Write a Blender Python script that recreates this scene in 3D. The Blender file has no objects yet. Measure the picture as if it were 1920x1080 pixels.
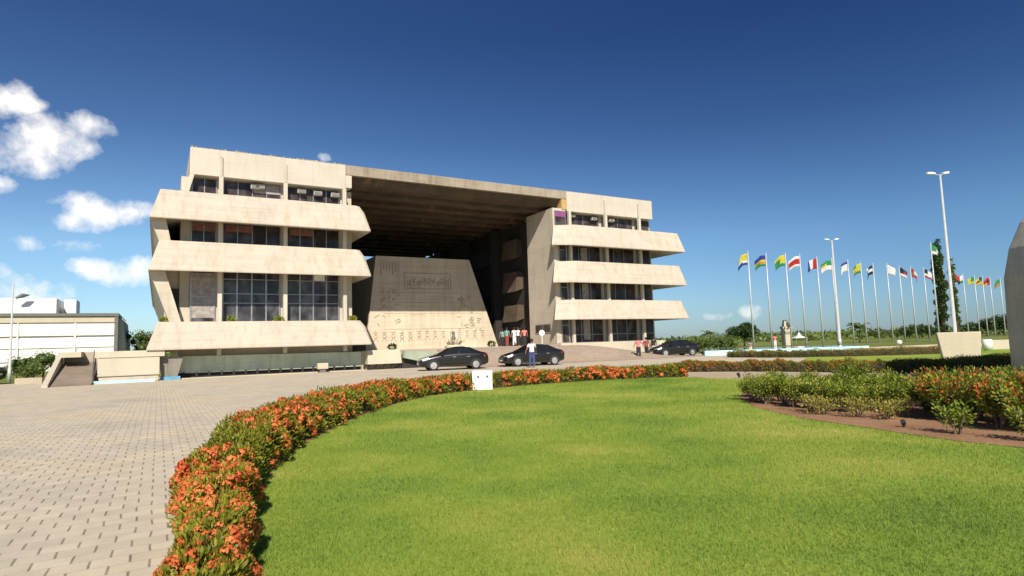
import bpy, bmesh, math, random
import numpy as np
from mathutils import Vector, Matrix
R = math.radians
random.seed(7); rng = np.random.default_rng(7)
scene = bpy.context.scene
COL = scene.collection

# ------------------------------------------------------------------ camera
F = 1150.0; EYE = 1.5
pitch = math.atan(105/F); roll = R(1.75)
fw = Vector((0, math.cos(pitch), math.sin(pitch))); up0 = Vector((0, -math.sin(pitch), math.cos(pitch))); rt0 = Vector((1, 0, 0))
rt = rt0*math.cos(roll) - up0*math.sin(roll); up = up0*math.cos(roll) + rt0*math.sin(roll)
cam = bpy.data.cameras.new('camera'); camo = bpy.data.objects.new('camera', cam); COL.objects.link(camo)
cam.sensor_width = 36; cam.lens = F/1920*36; cam.clip_end = 6000; cam.clip_start = .1
M = Matrix((rt, up, -fw)).transposed().to_4x4(); M.translation = Vector((0, 0, EYE)); camo.matrix_world = M
scene.camera = camo

def raydir(px, py):
    d = fw + rt*((px-960)/F) - up*((py-540)/F); return d/d.y
def hor(px): return 645 - (px-960)*.0306
def gp(px, Y, z=0):                       # place seen at column px, Y metres ahead, at height z
    py = hor(px)
    for _ in range(3):
        d = raydir(px, py); zz = EYE + d.z*Y; py += (zz-z)*F/Y
    return Vector((raydir(px, py).x*Y, Y, z))
def zat(px, py, Y): return EYE + raydir(px, py).z*Y

# ------------------------------------------------------------------ world, sun, exposure
SUN_EL = R(39); SX, SY = .139, -.990
world = bpy.data.worlds.new('World'); scene.world = world; world.use_nodes = True
wt = world.node_tree; wn = wt.nodes; wl = wt.links; wn.clear()
def N(tree, t, **k):
    n = tree.nodes.new(t)
    for a, b in k.items(): setattr(n, a, b)
    return n
def mth(tree, op, a, b=None, c=None, clamp=False):
    n = tree.nodes.new('ShaderNodeMath'); n.operation = op; n.use_clamp = clamp
    for i, v in enumerate((a, b, c)):
        if v is None: continue
        if isinstance(v, (int, float)): n.inputs[i].default_value = v
        else: tree.links.new(v, n.inputs[i])
    return n.outputs[0]
def mixc(tree, fac, a, b, mode='MIX'):
    n = tree.nodes.new('ShaderNodeMix'); n.data_type = 'RGBA'; n.blend_type = mode
    for i, v in ((0, fac), (6, a), (7, b)):
        if isinstance(v, (int, float)): n.inputs[i].default_value = v
        elif isinstance(v, (tuple, list)): n.inputs[i].default_value = (*v[:3], 1)
        else: tree.links.new(v, n.inputs[i])
    return n.outputs[2]
def ramp(tree, fac, stops):
    n = tree.nodes.new('ShaderNodeValToRGB'); e = n.color_ramp.elements
    while len(e) < len(stops): e.new(.5)
    for i, (p, c) in enumerate(stops):
        e[i].position = p; e[i].color = (*c, 1) if len(c) == 3 else c
    tree.links.new(fac, n.inputs[0]); return n.outputs[0]
sky = N(wt, 'ShaderNodeTexSky', sky_type='NISHITA', sun_disc=False)
sky.sun_elevation = SUN_EL; sky.sun_rotation = math.atan2(SX, SY)
sky.altitude = 0; sky.air_density = 1.0; sky.dust_density = .3; sky.ozone_density = 3.0
tc = N(wt, 'ShaderNodeTexCoord'); sep = N(wt, 'ShaderNodeSeparateXYZ'); wl.new(tc.outputs['Generated'], sep.inputs[0])
skc = mixc(wt, 1.0, sky.outputs[0], (.93, .97, .98), 'MULTIPLY')
# deeper blue high up and towards the right of the sky (polarised part of the sky)
def vdot(vec, c):
    n = wt.nodes.new('ShaderNodeVectorMath'); n.operation = 'DOT_PRODUCT'; wl.new(vec, n.inputs[0]); n.inputs[1].default_value = c; return n.outputs['Value']
hz = mth(wt, 'MULTIPLY_ADD', sep.outputs[2], 2.2, 0, clamp=True)
deep = ramp(wt, hz, [(0, (.50, .58, .72)), (.12, (.58, .68, .78)), (.35, (.60, .70, .76)), (.7, (.31, .41, .54)), (1, (.20, .29, .45))])
skc = mixc(wt, 1.0, skc, deep, 'MULTIPLY')
pol = mth(wt, 'MULTIPLY_ADD', vdot(tc.outputs['Generated'], (.75, .6, .25)), 1.6, -.5, clamp=True)
skc = mixc(wt, pol, skc, mixc(wt, 1.0, skc, (.56, .64, .74), 'MULTIPLY'))
# clouds: lobes fixed in sky directions, edges broken up with noise
nz = N(wt, 'ShaderNodeTexNoise'); nz.inputs['Scale'].default_value = 17; nz.inputs['Detail'].default_value = 9; nz.inputs['Roughness'].default_value = .58
nz2 = N(wt, 'ShaderNodeTexNoise'); nz2.inputs['Scale'].default_value = 6; nz2.inputs['Detail'].default_value = 4
wl.new(tc.outputs['Generated'], nz.inputs['Vector']); wl.new(tc.outputs['Generated'], nz2.inputs['Vector'])
lobes = [(5, 178, 44, 34, 1), (46, 193, 30, 16, .9), (55, 292, 90, 34, 1), (105, 268, 60, 50, 1), (160, 235, 44, 24, .9),
         (178, 396, 72, 34, 1), (140, 412, 60, 22, .8), (232, 392, 48, 20, .75), (165, 503, 42, 20, .75), (240, 508, 50, 24, .55), (0, 345, 22, 16, .6),
         (25, 455, 30, 16, .45), (40, 548, 75, 32, .65), (-10, 510, 30, 20, .55), (128, 460, 45, 12, .25), (618, 296, 26, 11, .8),
         (1405, 585, 20, 12, .3), (1345, 592, 24, 8, .22)]
acc = None
for (x, y, a, b, s) in lobes:
    c = raydir(x, y).normalized(); r_ = Vector((0, 0, 1)).cross(c).normalized(); r_ = -r_; u_ = c.cross(r_); u_ = -u_ if u_.z < 0 else u_
    k = 1/F
    dx = mth(wt, 'ABSOLUTE', mth(wt, 'MULTIPLY_ADD', vdot(tc.outputs['Generated'], tuple(r_)), 1/(a*k), -c.dot(r_)/(a*k)))
    dy = mth(wt, 'MULTIPLY_ADD', vdot(tc.outputs['Generated'], tuple(u_)), 1/(b*k), -c.dot(u_)/(b*k))
    d2 = mth(wt, 'ADD', mth(wt, 'MULTIPLY', dx, dx), mth(wt, 'MULTIPLY', dy, dy))
    m = mth(wt, 'MULTIPLY', mth(wt, 'SUBTRACT', .98, d2), s)
    acc = m if acc is None else mth(wt, 'MAXIMUM', acc, m)
acc = mth(wt, 'ADD', acc, mth(wt, 'MULTIPLY_ADD', nz.outputs[0], 3.7, -2.0))
front = mth(wt, 'GREATER_THAN', sep.outputs[1], 0.0)
cm = mth(wt, 'MULTIPLY', ramp(wt, mth(wt, 'MULTIPLY', acc, .7, clamp=True), [(0, (0, 0, 0)), (.25, (.35,)*3), (.6, (.88,)*3), (1, (.97,)*3)]), front)
ccol = ramp(wt, mth(wt, 'ADD', mth(wt, 'MULTIPLY', nz2.outputs[0], .5), mth(wt, 'MULTIPLY', nz.outputs[0], .5)), [(.36, (5.4, 5.4, 5.7)), (.52, (7.8, 7.5, 7.1))])
fin = mixc(wt, cm, skc, ccol)
bg = N(wt, 'ShaderNodeBackground'); bg.inputs[1].default_value = .12; wl.new(fin, bg.inputs[0])
wo = N(wt, 'ShaderNodeOutputWorld'); wl.new(bg.outputs[0], wo.inputs[0])
sl = bpy.data.lights.new('sun', 'SUN'); sl.energy = 5.0; sl.angle = R(.5); sl.color = (1, .905, .78)
so = bpy.data.objects.new('sun', sl); COL.objects.link(so)
sd = Vector((SX*math.cos(SUN_EL), SY*math.cos(SUN_EL), math.sin(SUN_EL))); so.rotation_euler = sd.to_track_quat('Z', 'Y').to_euler()
scene.render.engine = 'CYCLES'
scene.view_settings.view_transform = 'Standard'; scene.view_settings.look = 'None'; scene.view_settings.exposure = .42; scene.view_settings.gamma = 1

# ------------------------------------------------------------------ materials
def newmat(name):
    m = bpy.data.materials.new(name); m.use_nodes = True; t = m.node_tree
    b = t.nodes['Principled BSDF']; return m, t, b
def bump(t, b, h, strength=.4, dist=.02):
    n = N(t, 'ShaderNodeBump'); n.inputs['Strength'].default_value = strength; n.inputs['Distance'].default_value = dist
    t.links.new(h, n.inputs['Height']); t.links.new(n.outputs[0], b.inputs['Normal'])
def noise(t, scale, detail=5, rough=.6, vec=None, dist=0):
    n = N(t, 'ShaderNodeTexNoise'); n.inputs['Scale'].default_value = scale; n.inputs['Detail'].default_value = detail
    n.inputs['Roughness'].default_value = rough; n.inputs['Distortion'].default_value = dist
    if vec is not None: t.links.new(vec, n.inputs['Vector'])
    return n.outputs[0]
def mapped(t, scale=(1, 1, 1), rot=(0, 0, 0), loc=(0, 0, 0), out='Object'):
    c = N(t, 'ShaderNodeTexCoord'); m = N(t, 'ShaderNodeMapping'); m.inputs['Scale'].default_value = scale
    m.inputs['Rotation'].default_value = rot; m.inputs['Location'].default_value = loc
    t.links.new(c.outputs[out], m.inputs['Vector']); return m.outputs[0]
def plain(name, c, rough=.6, metal=0, var=.15, vs=3, spec=None, coat=0):
    m, t, b = newmat(name); b.inputs['Roughness'].default_value = rough; b.inputs['Metallic'].default_value = metal
    f = noise(t, vs, 4, .6, mapped(t))
    c2 = tuple(x*(1-var) for x in c); c3 = tuple(min(1, x*(1+var)) for x in c)
    t.links.new(ramp(t, f, [(.35, c2), (.65, c3)]), b.inputs['Base Color'])
    if spec is not None: b.inputs['Specular IOR Level'].default_value = spec
    if coat: b.inputs['Coat Weight'].default_value = coat; b.inputs['Coat Roughness'].default_value = .04
    return m
def concrete(name, c, boards=.5, streak=.35, rust=0, var=.12, seed=0):
    m, t, b = newmat(name); b.inputs['Roughness'].default_value = .88; b.inputs['Specular IOR Level'].default_value = .25
    big = noise(t, .55, 5, .6, mapped(t, loc=(seed, seed*2, 0)))
    fine = noise(t, 14, 5, .7, mapped(t))
    col = ramp(t, big, [(.3, tuple(x*(1-var) for x in c)), (.7, tuple(min(1, x*(1+var)) for x in c))])
    col = mixc(t, .35, col, ramp(t, fine, [(.3, (.78,)*3), (.7, (1.1,)*3)]), 'MULTIPLY')
    # horizontal board marks left by the formwork
    bd = noise(t, 1, 3, .6, mapped(t, scale=(.22, .22, 7.5), loc=(seed, 0, 0)))
    col = mixc(t, boards, col, ramp(t, bd, [(.32, (.80, .79, .77)), (.5, (1, 1, 1)), (.72, (1.05, 1.04, 1.02))]), 'MULTIPLY')
    # rain streaks running down
    sk = noise(t, 1, 4, .65, mapped(t, scale=(2.6, 2.6, .22), loc=(0, seed, 0)))
    col = mixc(t, streak, col, ramp(t, sk, [(.36, (.62, .60, .56)), (.52, (1, 1, 1))]), 'MULTIPLY')
    if rust:
        rk = noise(t, 1, 3, .6, mapped(t, scale=(1.1, 1.1, .12), loc=(3.3+seed, 0, 0)))
        col = mixc(t, mth(t, 'MULTIPLY', ramp(t, rk, [(.62, (0,)*3), (.74, (1,)*3)]), rust), col, (.42, .24, .10))
    t.links.new(col, b.inputs['Base Color'])
    bump(t, b, mth(t, 'ADD', mth(t, 'MULTIPLY', bd, .6), mth(t, 'MULTIPLY', fine, .25)), .35, .03)
    return m
CREAM = (.51, .445, .36)
m_conc = concrete('cream_concrete', CREAM, .5, .32, .35, .06)
m_conc2 = concrete('smooth_concrete', (.54, .495, .41), .25, .2, 0, .06, 4)
m_pier = concrete('grey_beige_concrete', (.52, .465, .375), .45, .25, 0, .1, 8)
m_dark = concrete('shaded_brown_raw_concrete', (.105, .078, .055), .9, .4, .4, .3, 2)  # brown concrete, darkened further to carry the shade under the portico
m_fascia = concrete('weathered_fascia', (.33, .285, .215), .7, .6, .4, .22, 5)
m_relief = concrete('carved_concrete', (.60, .515, .395), .5, .3, 0, .1, 6)
m_carve = concrete('carving_edges', (.44, .375, .28), .3, .3, 0, .2, 9)
m_green = concrete('green_shade_concrete', (.50, .57, .45), .3, .35, 0, .15, 3)  # greenish tint of the shade under the slab, put into the concrete colour
m_mon = concrete('grey_monument_concrete', (.46, .44, .38), .4, .45, 0, .15, 12)
m_panel = concrete('pale_speckled_concrete', (.52, .47, .36), .1, .1, 0, .06, 15)
m_white = plain('white_paint', (.78, .77, .74), .5, var=.05)
m_wwall = concrete('white_wall_panels', (.80, .78, .74), .8, .25, 0, .08, 20)
m_grey = plain('grey_trim', (.13, .13, .12), .6)
m_steel = plain('galvanised_steel', (.50, .52, .52), .38, .55, .1)
m_pole = plain('white_pole_paint', (.46, .48, .47), .45, .1, .08)
m_alu = plain('window_aluminium', (.32, .32, .33), .4, .6, .1)
m_blk = plain('black_rubber', (.02, .02, .02), .8)
m_void = plain('dark_interior', (.03, .026, .023), .9)  # near-black colour, also stands in for shade deep in the portico
m_aqua = plain('aqua_painted_render', (.42, .68, .70), .55, var=.12, vs=1.2)
m_bluep = plain('blue_painted_render', (.10, .28, .42), .55, var=.2)
m_car = plain('black_car_paint', (.008, .007, .007), .3, .0, .1, coat=.35)
m_rim = plain('wheel_alloy', (.62, .62, .62), .3, .7)
m_lamp = plain('headlamp_lens', (.72, .74, .76), .1, .2, coat=1)
m_tail = plain('tail_lamp_red', (.35, .02, .02), .2, coat=1)
m_soilb = plain('dark_twigs', (.045, .035, .02), .95, var=.4, vs=12)
def glassmat(name, base, rough=.06, sc=1.3):
    m, t, b = newmat(name)
    f = noise(t, 1, 2, .5, mapped(t, scale=(sc, sc, .9)))
    t.links.new(ramp(t, f, [(.35, tuple(x*.45 for x in base)), (.5, base), (.68, tuple(x*2.2 for x in base))]), b.inputs['Base Color'])
    b.inputs['Roughness'].default_value = rough; b.inputs['IOR'].default_value = 1.3
    return m
m_glass = glassmat('tinted_window_glass', (.045, .036, .034), .15)
m_glassw = glassmat('tinted_hall_glass', (.05, .05, .055), .12)
m_blind = plain('blind_fabric', (.30, .27, .25), .8, var=.3)
m_curt = plain('red_curtain', (.22, .10, .08), .9, var=.2)
m_cglass = plain('car_glass', (.014, .016, .018), .03, var=.05)
def leafmat(name, cols, trans=.3, scale=.5, rough=.5, kr=.55, kn=1.3):
    m, t, b = newmat(name)
    a = N(t, 'ShaderNodeAttribute'); a.attribute_name = 'rnd'
    f = noise(t, scale, 3, .6, mapped(t))
    k = mth(t, 'ADD', mth(t, 'MULTIPLY', a.outputs['Fac'], kr), mth(t, 'MULTIPLY_ADD', f, kn, .5-kr/2-kn/2))
    n = len(cols); c = ramp(t, k, [(.05+.9*i/(n-1), q) for i, q in enumerate(cols)])
    t.links.new(c, b.inputs['Base Color']); b.inputs['Roughness'].default_value = rough; b.inputs['Specular IOR Level'].default_value = .3
    tr = N(t, 'ShaderNodeBsdfTranslucent'); t.links.new(c, tr.inputs[0])
    mx = N(t, 'ShaderNodeMixShader'); mx.inputs[0].default_value = trans
    t.links.new(b.outputs[0], mx.inputs[1]); t.links.new(tr.outputs[0], mx.inputs[2])
    t.links.new(mx.outputs[0], t.nodes['Material Output'].inputs[0]); return m
m_hleaf = leafmat('ixora_leaf', [(.035, .06, .008), (.13, .155, .014), (.26, .26, .025), (.42, .37, .05)])
m_hleaf2 = leafmat('olive_hedge_leaf', [(.05, .07, .012), (.14, .155, .02), (.25, .235, .03), (.36, .26, .05)])
m_flower = leafmat('orange_blossom', [(.55, .085, .03), (.74, .16, .05), (.90, .28, .09), (.88, .42, .13)], .35, 1.2)
m_flower2 = leafmat('faded_orange_blossom', [(.40, .09, .02), (.52, .16, .03), (.60, .24, .05)], .35, 1.2)
m_cleaf = leafmat('croton_leaf', [(.03, .065, .010), (.10, .165, .018), (.27, .32, .03), (.52, .50, .08)], .3, 1.6)
m_cyel = leafmat('yellowed_leaf', [(.16, .14, .03), (.34, .30, .06), (.48, .42, .10)], .3, 1.5)
m_cred = leafmat('red_croton_leaf', [(.40, .05, .02), (.66, .12, .04), (.75, .26, .08)], .3, 1.5)
m_tleaf = leafmat('tree_leaf', [(.012, .03, .008), (.03, .06, .012), (.06, .10, .02), (.10, .14, .03)], .2, .3)
m_tleaf2 = leafmat('light_tree_leaf', [(.05, .08, .02), (.09, .14, .03), (.15, .20, .04), (.21, .25, .06)], .25, .2)
m_grass = leafmat('grass_blade', [(.11, .20, .032), (.19, .30, .04), (.34, .40, .06), (.54, .48, .15)], .45, .33, .6, .42, 2.2)
m_bark = plain('bark', (.16, .12, .085), .9, var=.3, vs=6)
m_barkl = plain('pale_bark', (.28, .22, .17), .9, var=.3, vs=6)
m_skin = plain('skin', (.30, .16, .10), .5, var=.05)
m_hair = plain('dark_hair', (.015, .012, .01), .6)

# paving: concrete blocks in staggered rows that follow the building's grid
def paving():
    m, t, b = newmat('concrete_block_paving'); v = mapped(t, rot=(0, 0, R(-30)))
    wv = N(t, 'ShaderNodeVectorMath', operation='ADD'); nn = N(t, 'ShaderNodeTexNoise'); nn.inputs['Scale'].default_value = 1.3; nn.inputs['Detail'].default_value = 3
    sc = N(t, 'ShaderNodeVectorMath', operation='SCALE'); sc.inputs['Scale'].default_value = .05
    t.links.new(v, nn.inputs['Vector']); t.links.new(nn.outputs['Color'], sc.inputs[0]); t.links.new(v, wv.inputs[0]); t.links.new(sc.outputs[0], wv.inputs[1])
    br = N(t, 'ShaderNodeTexBrick'); br.offset = .5; br.inputs['Scale'].default_value = 1; br.inputs['Brick Width'].default_value = .25; br.inputs['Row Height'].default_value = .21
    br.inputs['Mortar Size'].default_value = .0045; br.inputs['Mortar Smooth'].default_value = .35; br.inputs['Bias'].default_value = 0
    br.inputs['Color1'].default_value = (.48, .43, .335, 1); br.inputs['Color2'].default_value = (.56, .50, .395, 1); br.inputs['Mortar'].default_value = (.40, .345, .265, 1)
    t.links.new(wv.outputs[0], br.inputs['Vector'])
    # wider, dirt-filled joints across each row
    br2 = N(t, 'ShaderNodeTexBrick'); br2.offset = .5
    for k, x in (('Scale', 1), ('Brick Width', .25), ('Row Height', .21), ('Mortar Size', .0095), ('Mortar Smooth', .3)): br2.inputs[k].default_value = x
    t.links.new(wv.outputs[0], br2.inputs['Vector'])
    s = N(t, 'ShaderNodeSeparateXYZ'); t.links.new(wv.outputs[0], s.inputs[0])
    fr = mth(t, 'FRACT', mth(t, 'DIVIDE', s.outputs[1], .21)); inrow = mth(t, 'LESS_THAN', mth(t, 'ABSOLUTE', mth(t, 'SUBTRACT', fr, .5)), .44)
    dj = mth(t, 'MULTIPLY', br2.outputs['Fac'], inrow)
    c = br.outputs['Color']
    big = noise(t, .35, 5, .6, v); mid = noise(t, 3.5, 4, .6, v); fine = noise(t, 60, 3, .7, v)
    c = mixc(t, .8, c, ramp(t, big, [(.3, (.80, .80, .81)), (.5, (1, 1, 1)), (.68, (1.1, 1.0, .82))]), 'MULTIPLY')
    c = mixc(t, .5, c, ramp(t, mid, [(.3, (.8, .8, .8)), (.7, (1.12, 1.12, 1.1))]), 'MULTIPLY')
    c = mixc(t, .4, c, ramp(t, fine, [(.3, (.75,)*3), (.7, (1.15,)*3)]), 'MULTIPLY')
    c = mixc(t, mth(t, 'MULTIPLY', dj, ramp(t, mid, [(.3, (.95,)*3), (.65, (.55,)*3)])), c, (.17, .14, .095))
    t.links.new(c, b.inputs['Base Color']); b.inputs['Roughness'].default_value = .9; b.inputs['Specular IOR Level'].default_value = .2
    h = mth(t, 'SUBTRACT', mth(t, 'MULTIPLY', fine, .1), mth(t, 'MAXIMUM', br.outputs['Fac'], dj)); bump(t, b, h, .6, .008)
    return m
m_pave = paving()
def groundmat(name, cols, s1=.4, s2=9, bumpd=.03):
    m, t, b = newmat(name); v = mapped(t)
    k = mth(t, 'ADD', mth(t, 'MULTIPLY', noise(t, s1, 5, .6, v), .6), mth(t, 'MULTIPLY', noise(t, s2, 5, .7, v), .4))
    n = len(cols); t.links.new(ramp(t, k, [(.3+.4*i/(n-1), q) for i, q in enumerate(cols)]), b.inputs['Base Color'])
    b.inputs['Roughness'].default_value = .95; b.inputs['Specular IOR Level'].default_value = .15
    bump(t, b, noise(t, s2*4, 4, .7, v), .6, bumpd); return m
m_lawn = groundmat('lawn_turf', [(.13, .22, .035), (.23, .32, .045), (.42, .40, .10)], .33, 14)
m_soil = groundmat('reddish_soil', [(.20, .10, .055), (.29, .165, .095), (.36, .22, .13)], 1.2, 10)
m_path = groundmat('tan_gravel', [(.36, .29, .20), (.44, .36, .26)], .8, 20, .01)
m_field = groundmat('far_grassland', [(.10, .13, .03), (.15, .18, .04), (.22, .22, .07)], .05, 1)
m_terr = concrete('terrace_slab', (.42, .36, .27), .1, .1, 0, .1, 30)

# ------------------------------------------------------------------ mesh helpers
class MB:
    def __init__(s): s.v = []; s.f = []
    def add(s, vs, fs):
        o = len(s.v); s.v += [tuple(p) for p in vs]; s.f += [tuple(i+o for i in q) for q in fs]; return s
    def box(s, x0, x1, y0, y1, z0, z1):
        return s.add([(x0, y0, z0), (x1, y0, z0), (x1, y1, z0), (x0, y1, z0), (x0, y0, z1), (x1, y0, z1), (x1, y1, z1), (x0, y1, z1)],
                     [(0, 3, 2, 1), (4, 5, 6, 7), (0, 1, 5, 4), (1, 2, 6, 5), (2, 3, 7, 6), (3, 0, 4, 7)])
    def loft(s, rings, caps=(True, True)):
        n = len(rings[0]); o = []
        fs = []; vs = [p for r in rings for p in r]
        for k in range(len(rings)-1):
            for i in range(n):
                j = (i+1) % n; fs.append((k*n+i, k*n+j, (k+1)*n+j, (k+1)*n+i))
        if caps[0]: fs.append(tuple(range(n-1, -1, -1)))
        if caps[1]: fs.append(tuple((len(rings)-1)*n+i for i in range(n)))
        return s.add(vs, fs)
    def tube(s, pts, rads, n=8):
        rings = []; pts = [Vector(p) for p in pts]
        if isinstance(rads, (int, float)): rads = [rads]*len(pts)
        for i, p in enumerate(pts):
            d = (pts[min(i+1, len(pts)-1)]-pts[max(i-1, 0)]).normalized()
            a = d.orthogonal().normalized() if abs(d.z) < .9 else Vector((1, 0, 0)).cross(d).normalized()
            if i and rings: 
                a = (la - d*la.dot(d)).normalized()
            la = a; b = d.cross(a)
            rings.append([p+(a*math.cos(2*math.pi*k/n)+b*math.sin(2*math.pi*k/n))*rads[i] for k in range(n)])
        return s.loft(rings)
    def build(s, name, mat, parent=None, smooth=False):
        me = bpy.data.meshes.new(name); me.from_pydata(s.v, [], s.f)
        bm = bmesh.new(); bm.from_mesh(me); bmesh.ops.recalc_face_normals(bm, faces=bm.faces); bm.to_mesh(me); bm.free()
        for m in (mat if isinstance(mat, (list, tuple)) else [mat]): me.materials.append(m)
        if smooth: me.polygons.foreach_set('use_smooth', [True]*len(me.polygons))
        o = bpy.data.objects.new(name, me); COL.objects.link(o)
        if parent is not None: o.parent = parent
        return o
def tag(o, label=None, cat=None, group=None, kind=None):
    for k, v in (('label', label), ('category', cat), ('group', group), ('kind', kind)):
        if v: o[k] = v
    return o
def thing(name, label, cat, loc=(0, 0, 0), rz=0, group=None):
    o = bpy.data.objects.new(name, None); COL.objects.link(o); o.location = loc; o.rotation_euler = (0, 0, rz); o.empty_display_size = .3
    return tag(o, label, cat, group)
def copy_tree(o, parent=None):
    c = o.copy(); COL.objects.link(c); c.parent = parent
    for ch in list(o.children): copy_tree(ch, c)
    return c
def bevel(o, w, seg=2):
    b = o.modifiers.new('bevel', 'BEVEL'); b.width = w; b.segments = seg; b.limit_method = 'ANGLE'; return o
def fastmesh(name, V, nper, mat, parent=None, rnd=None, smooth=False):     # V: (n*nper,3), every face has nper verts
    n = len(V); me = bpy.data.meshes.new(name); me.vertices.add(n); me.vertices.foreach_set('co', np.ascontiguousarray(V, dtype=np.float32).ravel())
    me.loops.add(n); me.loops.foreach_set('vertex_index', np.arange(n, dtype=np.int32))
    nf = n//nper; me.polygons.add(nf); me.polygons.foreach_set('loop_start', np.arange(0, n, nper, dtype=np.int32))
    me.update(calc_edges=True)
    if rnd is not None:
        a = me.attributes.new('rnd', 'FLOAT', 'POINT'); a.data.foreach_set('value', np.repeat(rnd, nper).astype(np.float32))
    me.materials.append(mat); o = bpy.data.objects.new(name, me); COL.objects.link(o)
    if parent is not None: o.parent = parent
    return o
def leafverts(P, A, L, W):                # diamonds: base P, axis A, length L, width W
    n = len(P); A = A/np.linalg.norm(A, axis=1, keepdims=True)
    Rn = rng.normal(size=(n, 3)); S = np.cross(A, Rn); S /= np.linalg.norm(S, axis=1, keepdims=True)
    L = np.broadcast_to(L, (n,))[:, None]; W = np.broadcast_to(W, (n,))[:, None]
    Nn = np.cross(A, S)
    return np.stack([P, P+A*L*.5+S*W*.5+Nn*L*.08, P+A*L, P+A*L*.5-S*W*.5+Nn*L*.08], 1).reshape(-1, 3)
O_B = Vector((-20.184, 38.0, 0)); RZ = R(30)
UX, UY = math.cos(RZ), math.sin(RZ)
def uv(u, v, z=0): return Vector((O_B.x+u*UX-v*UY, O_B.y+u*UY+v*UX, z))
def struct(o): o['kind'] = 'structure'; return o
def sheet(name, poly, z, mat):
    mb = MB(); mb.add([(x, y, z) for x, y in poly], [tuple(range(len(poly)))]); o = mb.build(name, mat); return struct(o)
def smoothcurve(pts, n=8):
    out = []; P = [Vector(p) for p in pts]; P = [P[0]*2-P[1]]+P+[P[-1]*2-P[-2]]
    for i in range(1, len(P)-2):
        for k in range(n):
            t = k/n; a, b, c, d = P[i-1], P[i], P[i+1], P[i+2]
            out.append(.5*((2*b)+(c-a)*t+(2*a-5*b+4*c-d)*t*t+(3*b-a-3*c+d)*t**3))
    out.append(P[-2]); return out

# ------------------------------------------------------------------ ground
sheet('ground', [(-900, -20), (900, -20), (2500, 3000), (-2500, 3000)], -.012, m_field)
pv = [(-60, -10), (45, -10), (45, 33), (22, 47), (15, 52.5), (40, 53), (46, 60)] 
sheet('paving', [(-46, -8), (40, -8), (40, 20), (31, 33), (24, 36), (18.5, 42), (17.6, 50.9), (32, 50.9), (60, 62), (55, 72), (17, 60), (-8, 50), (-33, 36.6), (-46, 34)], .0, m_pave)
ARC = [(-1.08, 2.3, .36, .34), (-1.55, 3.6, .42, .37), (-1.94, 4.6, .46, .41), (-2.38, 5.6, .55, .45), (-2.8, 6.8, .66, .48), (-3.14, 8.3, .8, .5), (-3.43, 10.6, 1.02, .5), (-3.4, 14.4, 1.35, .48), (-2.75, 18.2, 1.4, .46),
       (-1.4, 20.4, 1.3, .44), (.66, 22.3, 1.1, .42), (3.4, 23.8, 1.0, .40), (5.2, 24.2, .95, .40), (6.75, 24.1, .9, .40)]
arc = smoothcurve([(a, b, 0) for a, b, _, _ in ARC]); aw = smoothcurve([(w, h, 0) for _, _, w, h in ARC])
lawn_poly = [(p.x, p.y) for p in arc]+[(7.2, 22.9), (10.5, 20.6), (13.2, 17.6), (13.4, 9), (14, 2), (6, 1), (-.8, 1.2)]
sheet('lawn', lawn_poly, .012, m_lawn)
sheet('gravel_path', [(6.9, 24.3), (7.6, 27.5), (10.4, 25.9), (12.9, 23.0), (14.2, 21.4), (17.2, 21.9), (21, 24.2), (30, 25), (34, 18), (26, 10), (13.5, 8), (13.3, 17.6), (10.6, 20.7), (7.2, 23.0)], .006, m_path)
soil_poly = [(5.6, 15.6), (5.05, 13.2), (5.1, 11.3), (5.42, 10.2), (5.7, 9.2), (5.95, 8.4), (6.4, 7.7), (7.4, 6.8), (11.5, 5.5), (12.6, 9), (12.4, 15), (11.6, 17.6), (9.2, 19), (7, 18.4)]
sheet('soil_bed', soil_poly, .02, m_soil)
sheet('border_soil', [(p.x, p.y) for p in arc]+[(p.x-w.x*.9*n[0], p.y-w.x*.9*n[1]) for p, w, n in reversed([(arc[i], aw[i], ((arc[min(i+1, len(arc)-1)]-arc[max(i-1, 0)]).normalized().y, -(arc[min(i+1, len(arc)-1)]-arc[max(i-1, 0)]).normalized().x)) for i in range(len(arc))])], .008, m_soil)
sheet('back_lawn', [(12.8, 25.2), (14.6, 23.8), (17.3, 24.6), (21, 26.5), (40, 30), (60, 55), (33, 51.5), (17.5, 46.5), (17.3, 43), (19.5, 41), (15.0, 33.0)], .012, m_lawn)

# grass blades
def inpoly(x, y, poly):
    c = np.zeros(len(x), bool); n = len(poly); j = n-1
    for i in range(n):
        xi, yi = poly[i]; xj, yj = poly[j]
        if yi != yj: c ^= ((yi > y) != (yj > y)) & (x < (xj-xi)*(y-yi)/(yj-yi)+xi)
        j = i
    return c
GX = []; GY = []; GS = []
for (y0, y1, dens, s) in ((3.0, 6.0, 3000, 1.0), (6.0, 9.5, 1500, 1.15), (9.5, 15, 560, 1.5), (15, 24.5, 230, 2.0)):
    n = int(22*(y1-y0)*dens); x = rng.uniform(-5, 15, n); y = rng.uniform(y0, y1, n)
    k = inpoly(x, y, lawn_poly) & (np.abs(x) < .9*y+.4) & ~inpoly(x, y, soil_poly); GX.append(x[k]); GY.append(y[k]); GS.append(np.full(k.sum(), s))
x = np.concatenate(GX); y = np.concatenate(GY); s = np.concatenate(GS); n = len(x)
h = s*rng.uniform(.018, .038, n); w_ = s*rng.uniform(.004, .007, n); th = rng.uniform(0, 6.283, n); ln = rng.uniform(0, .9, n)*h; la = rng.uniform(0, 6.283, n)
P = np.stack([x, y, np.full(n, .012)], 1); S = np.stack([np.cos(th), np.sin(th), np.zeros(n)], 1)*w_[:, None]*.5
T = P+np.stack([np.cos(la)*ln, np.sin(la)*ln, h], 1)
rn = np.clip(rng.uniform(0, 1, n), 0, 1)
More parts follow.
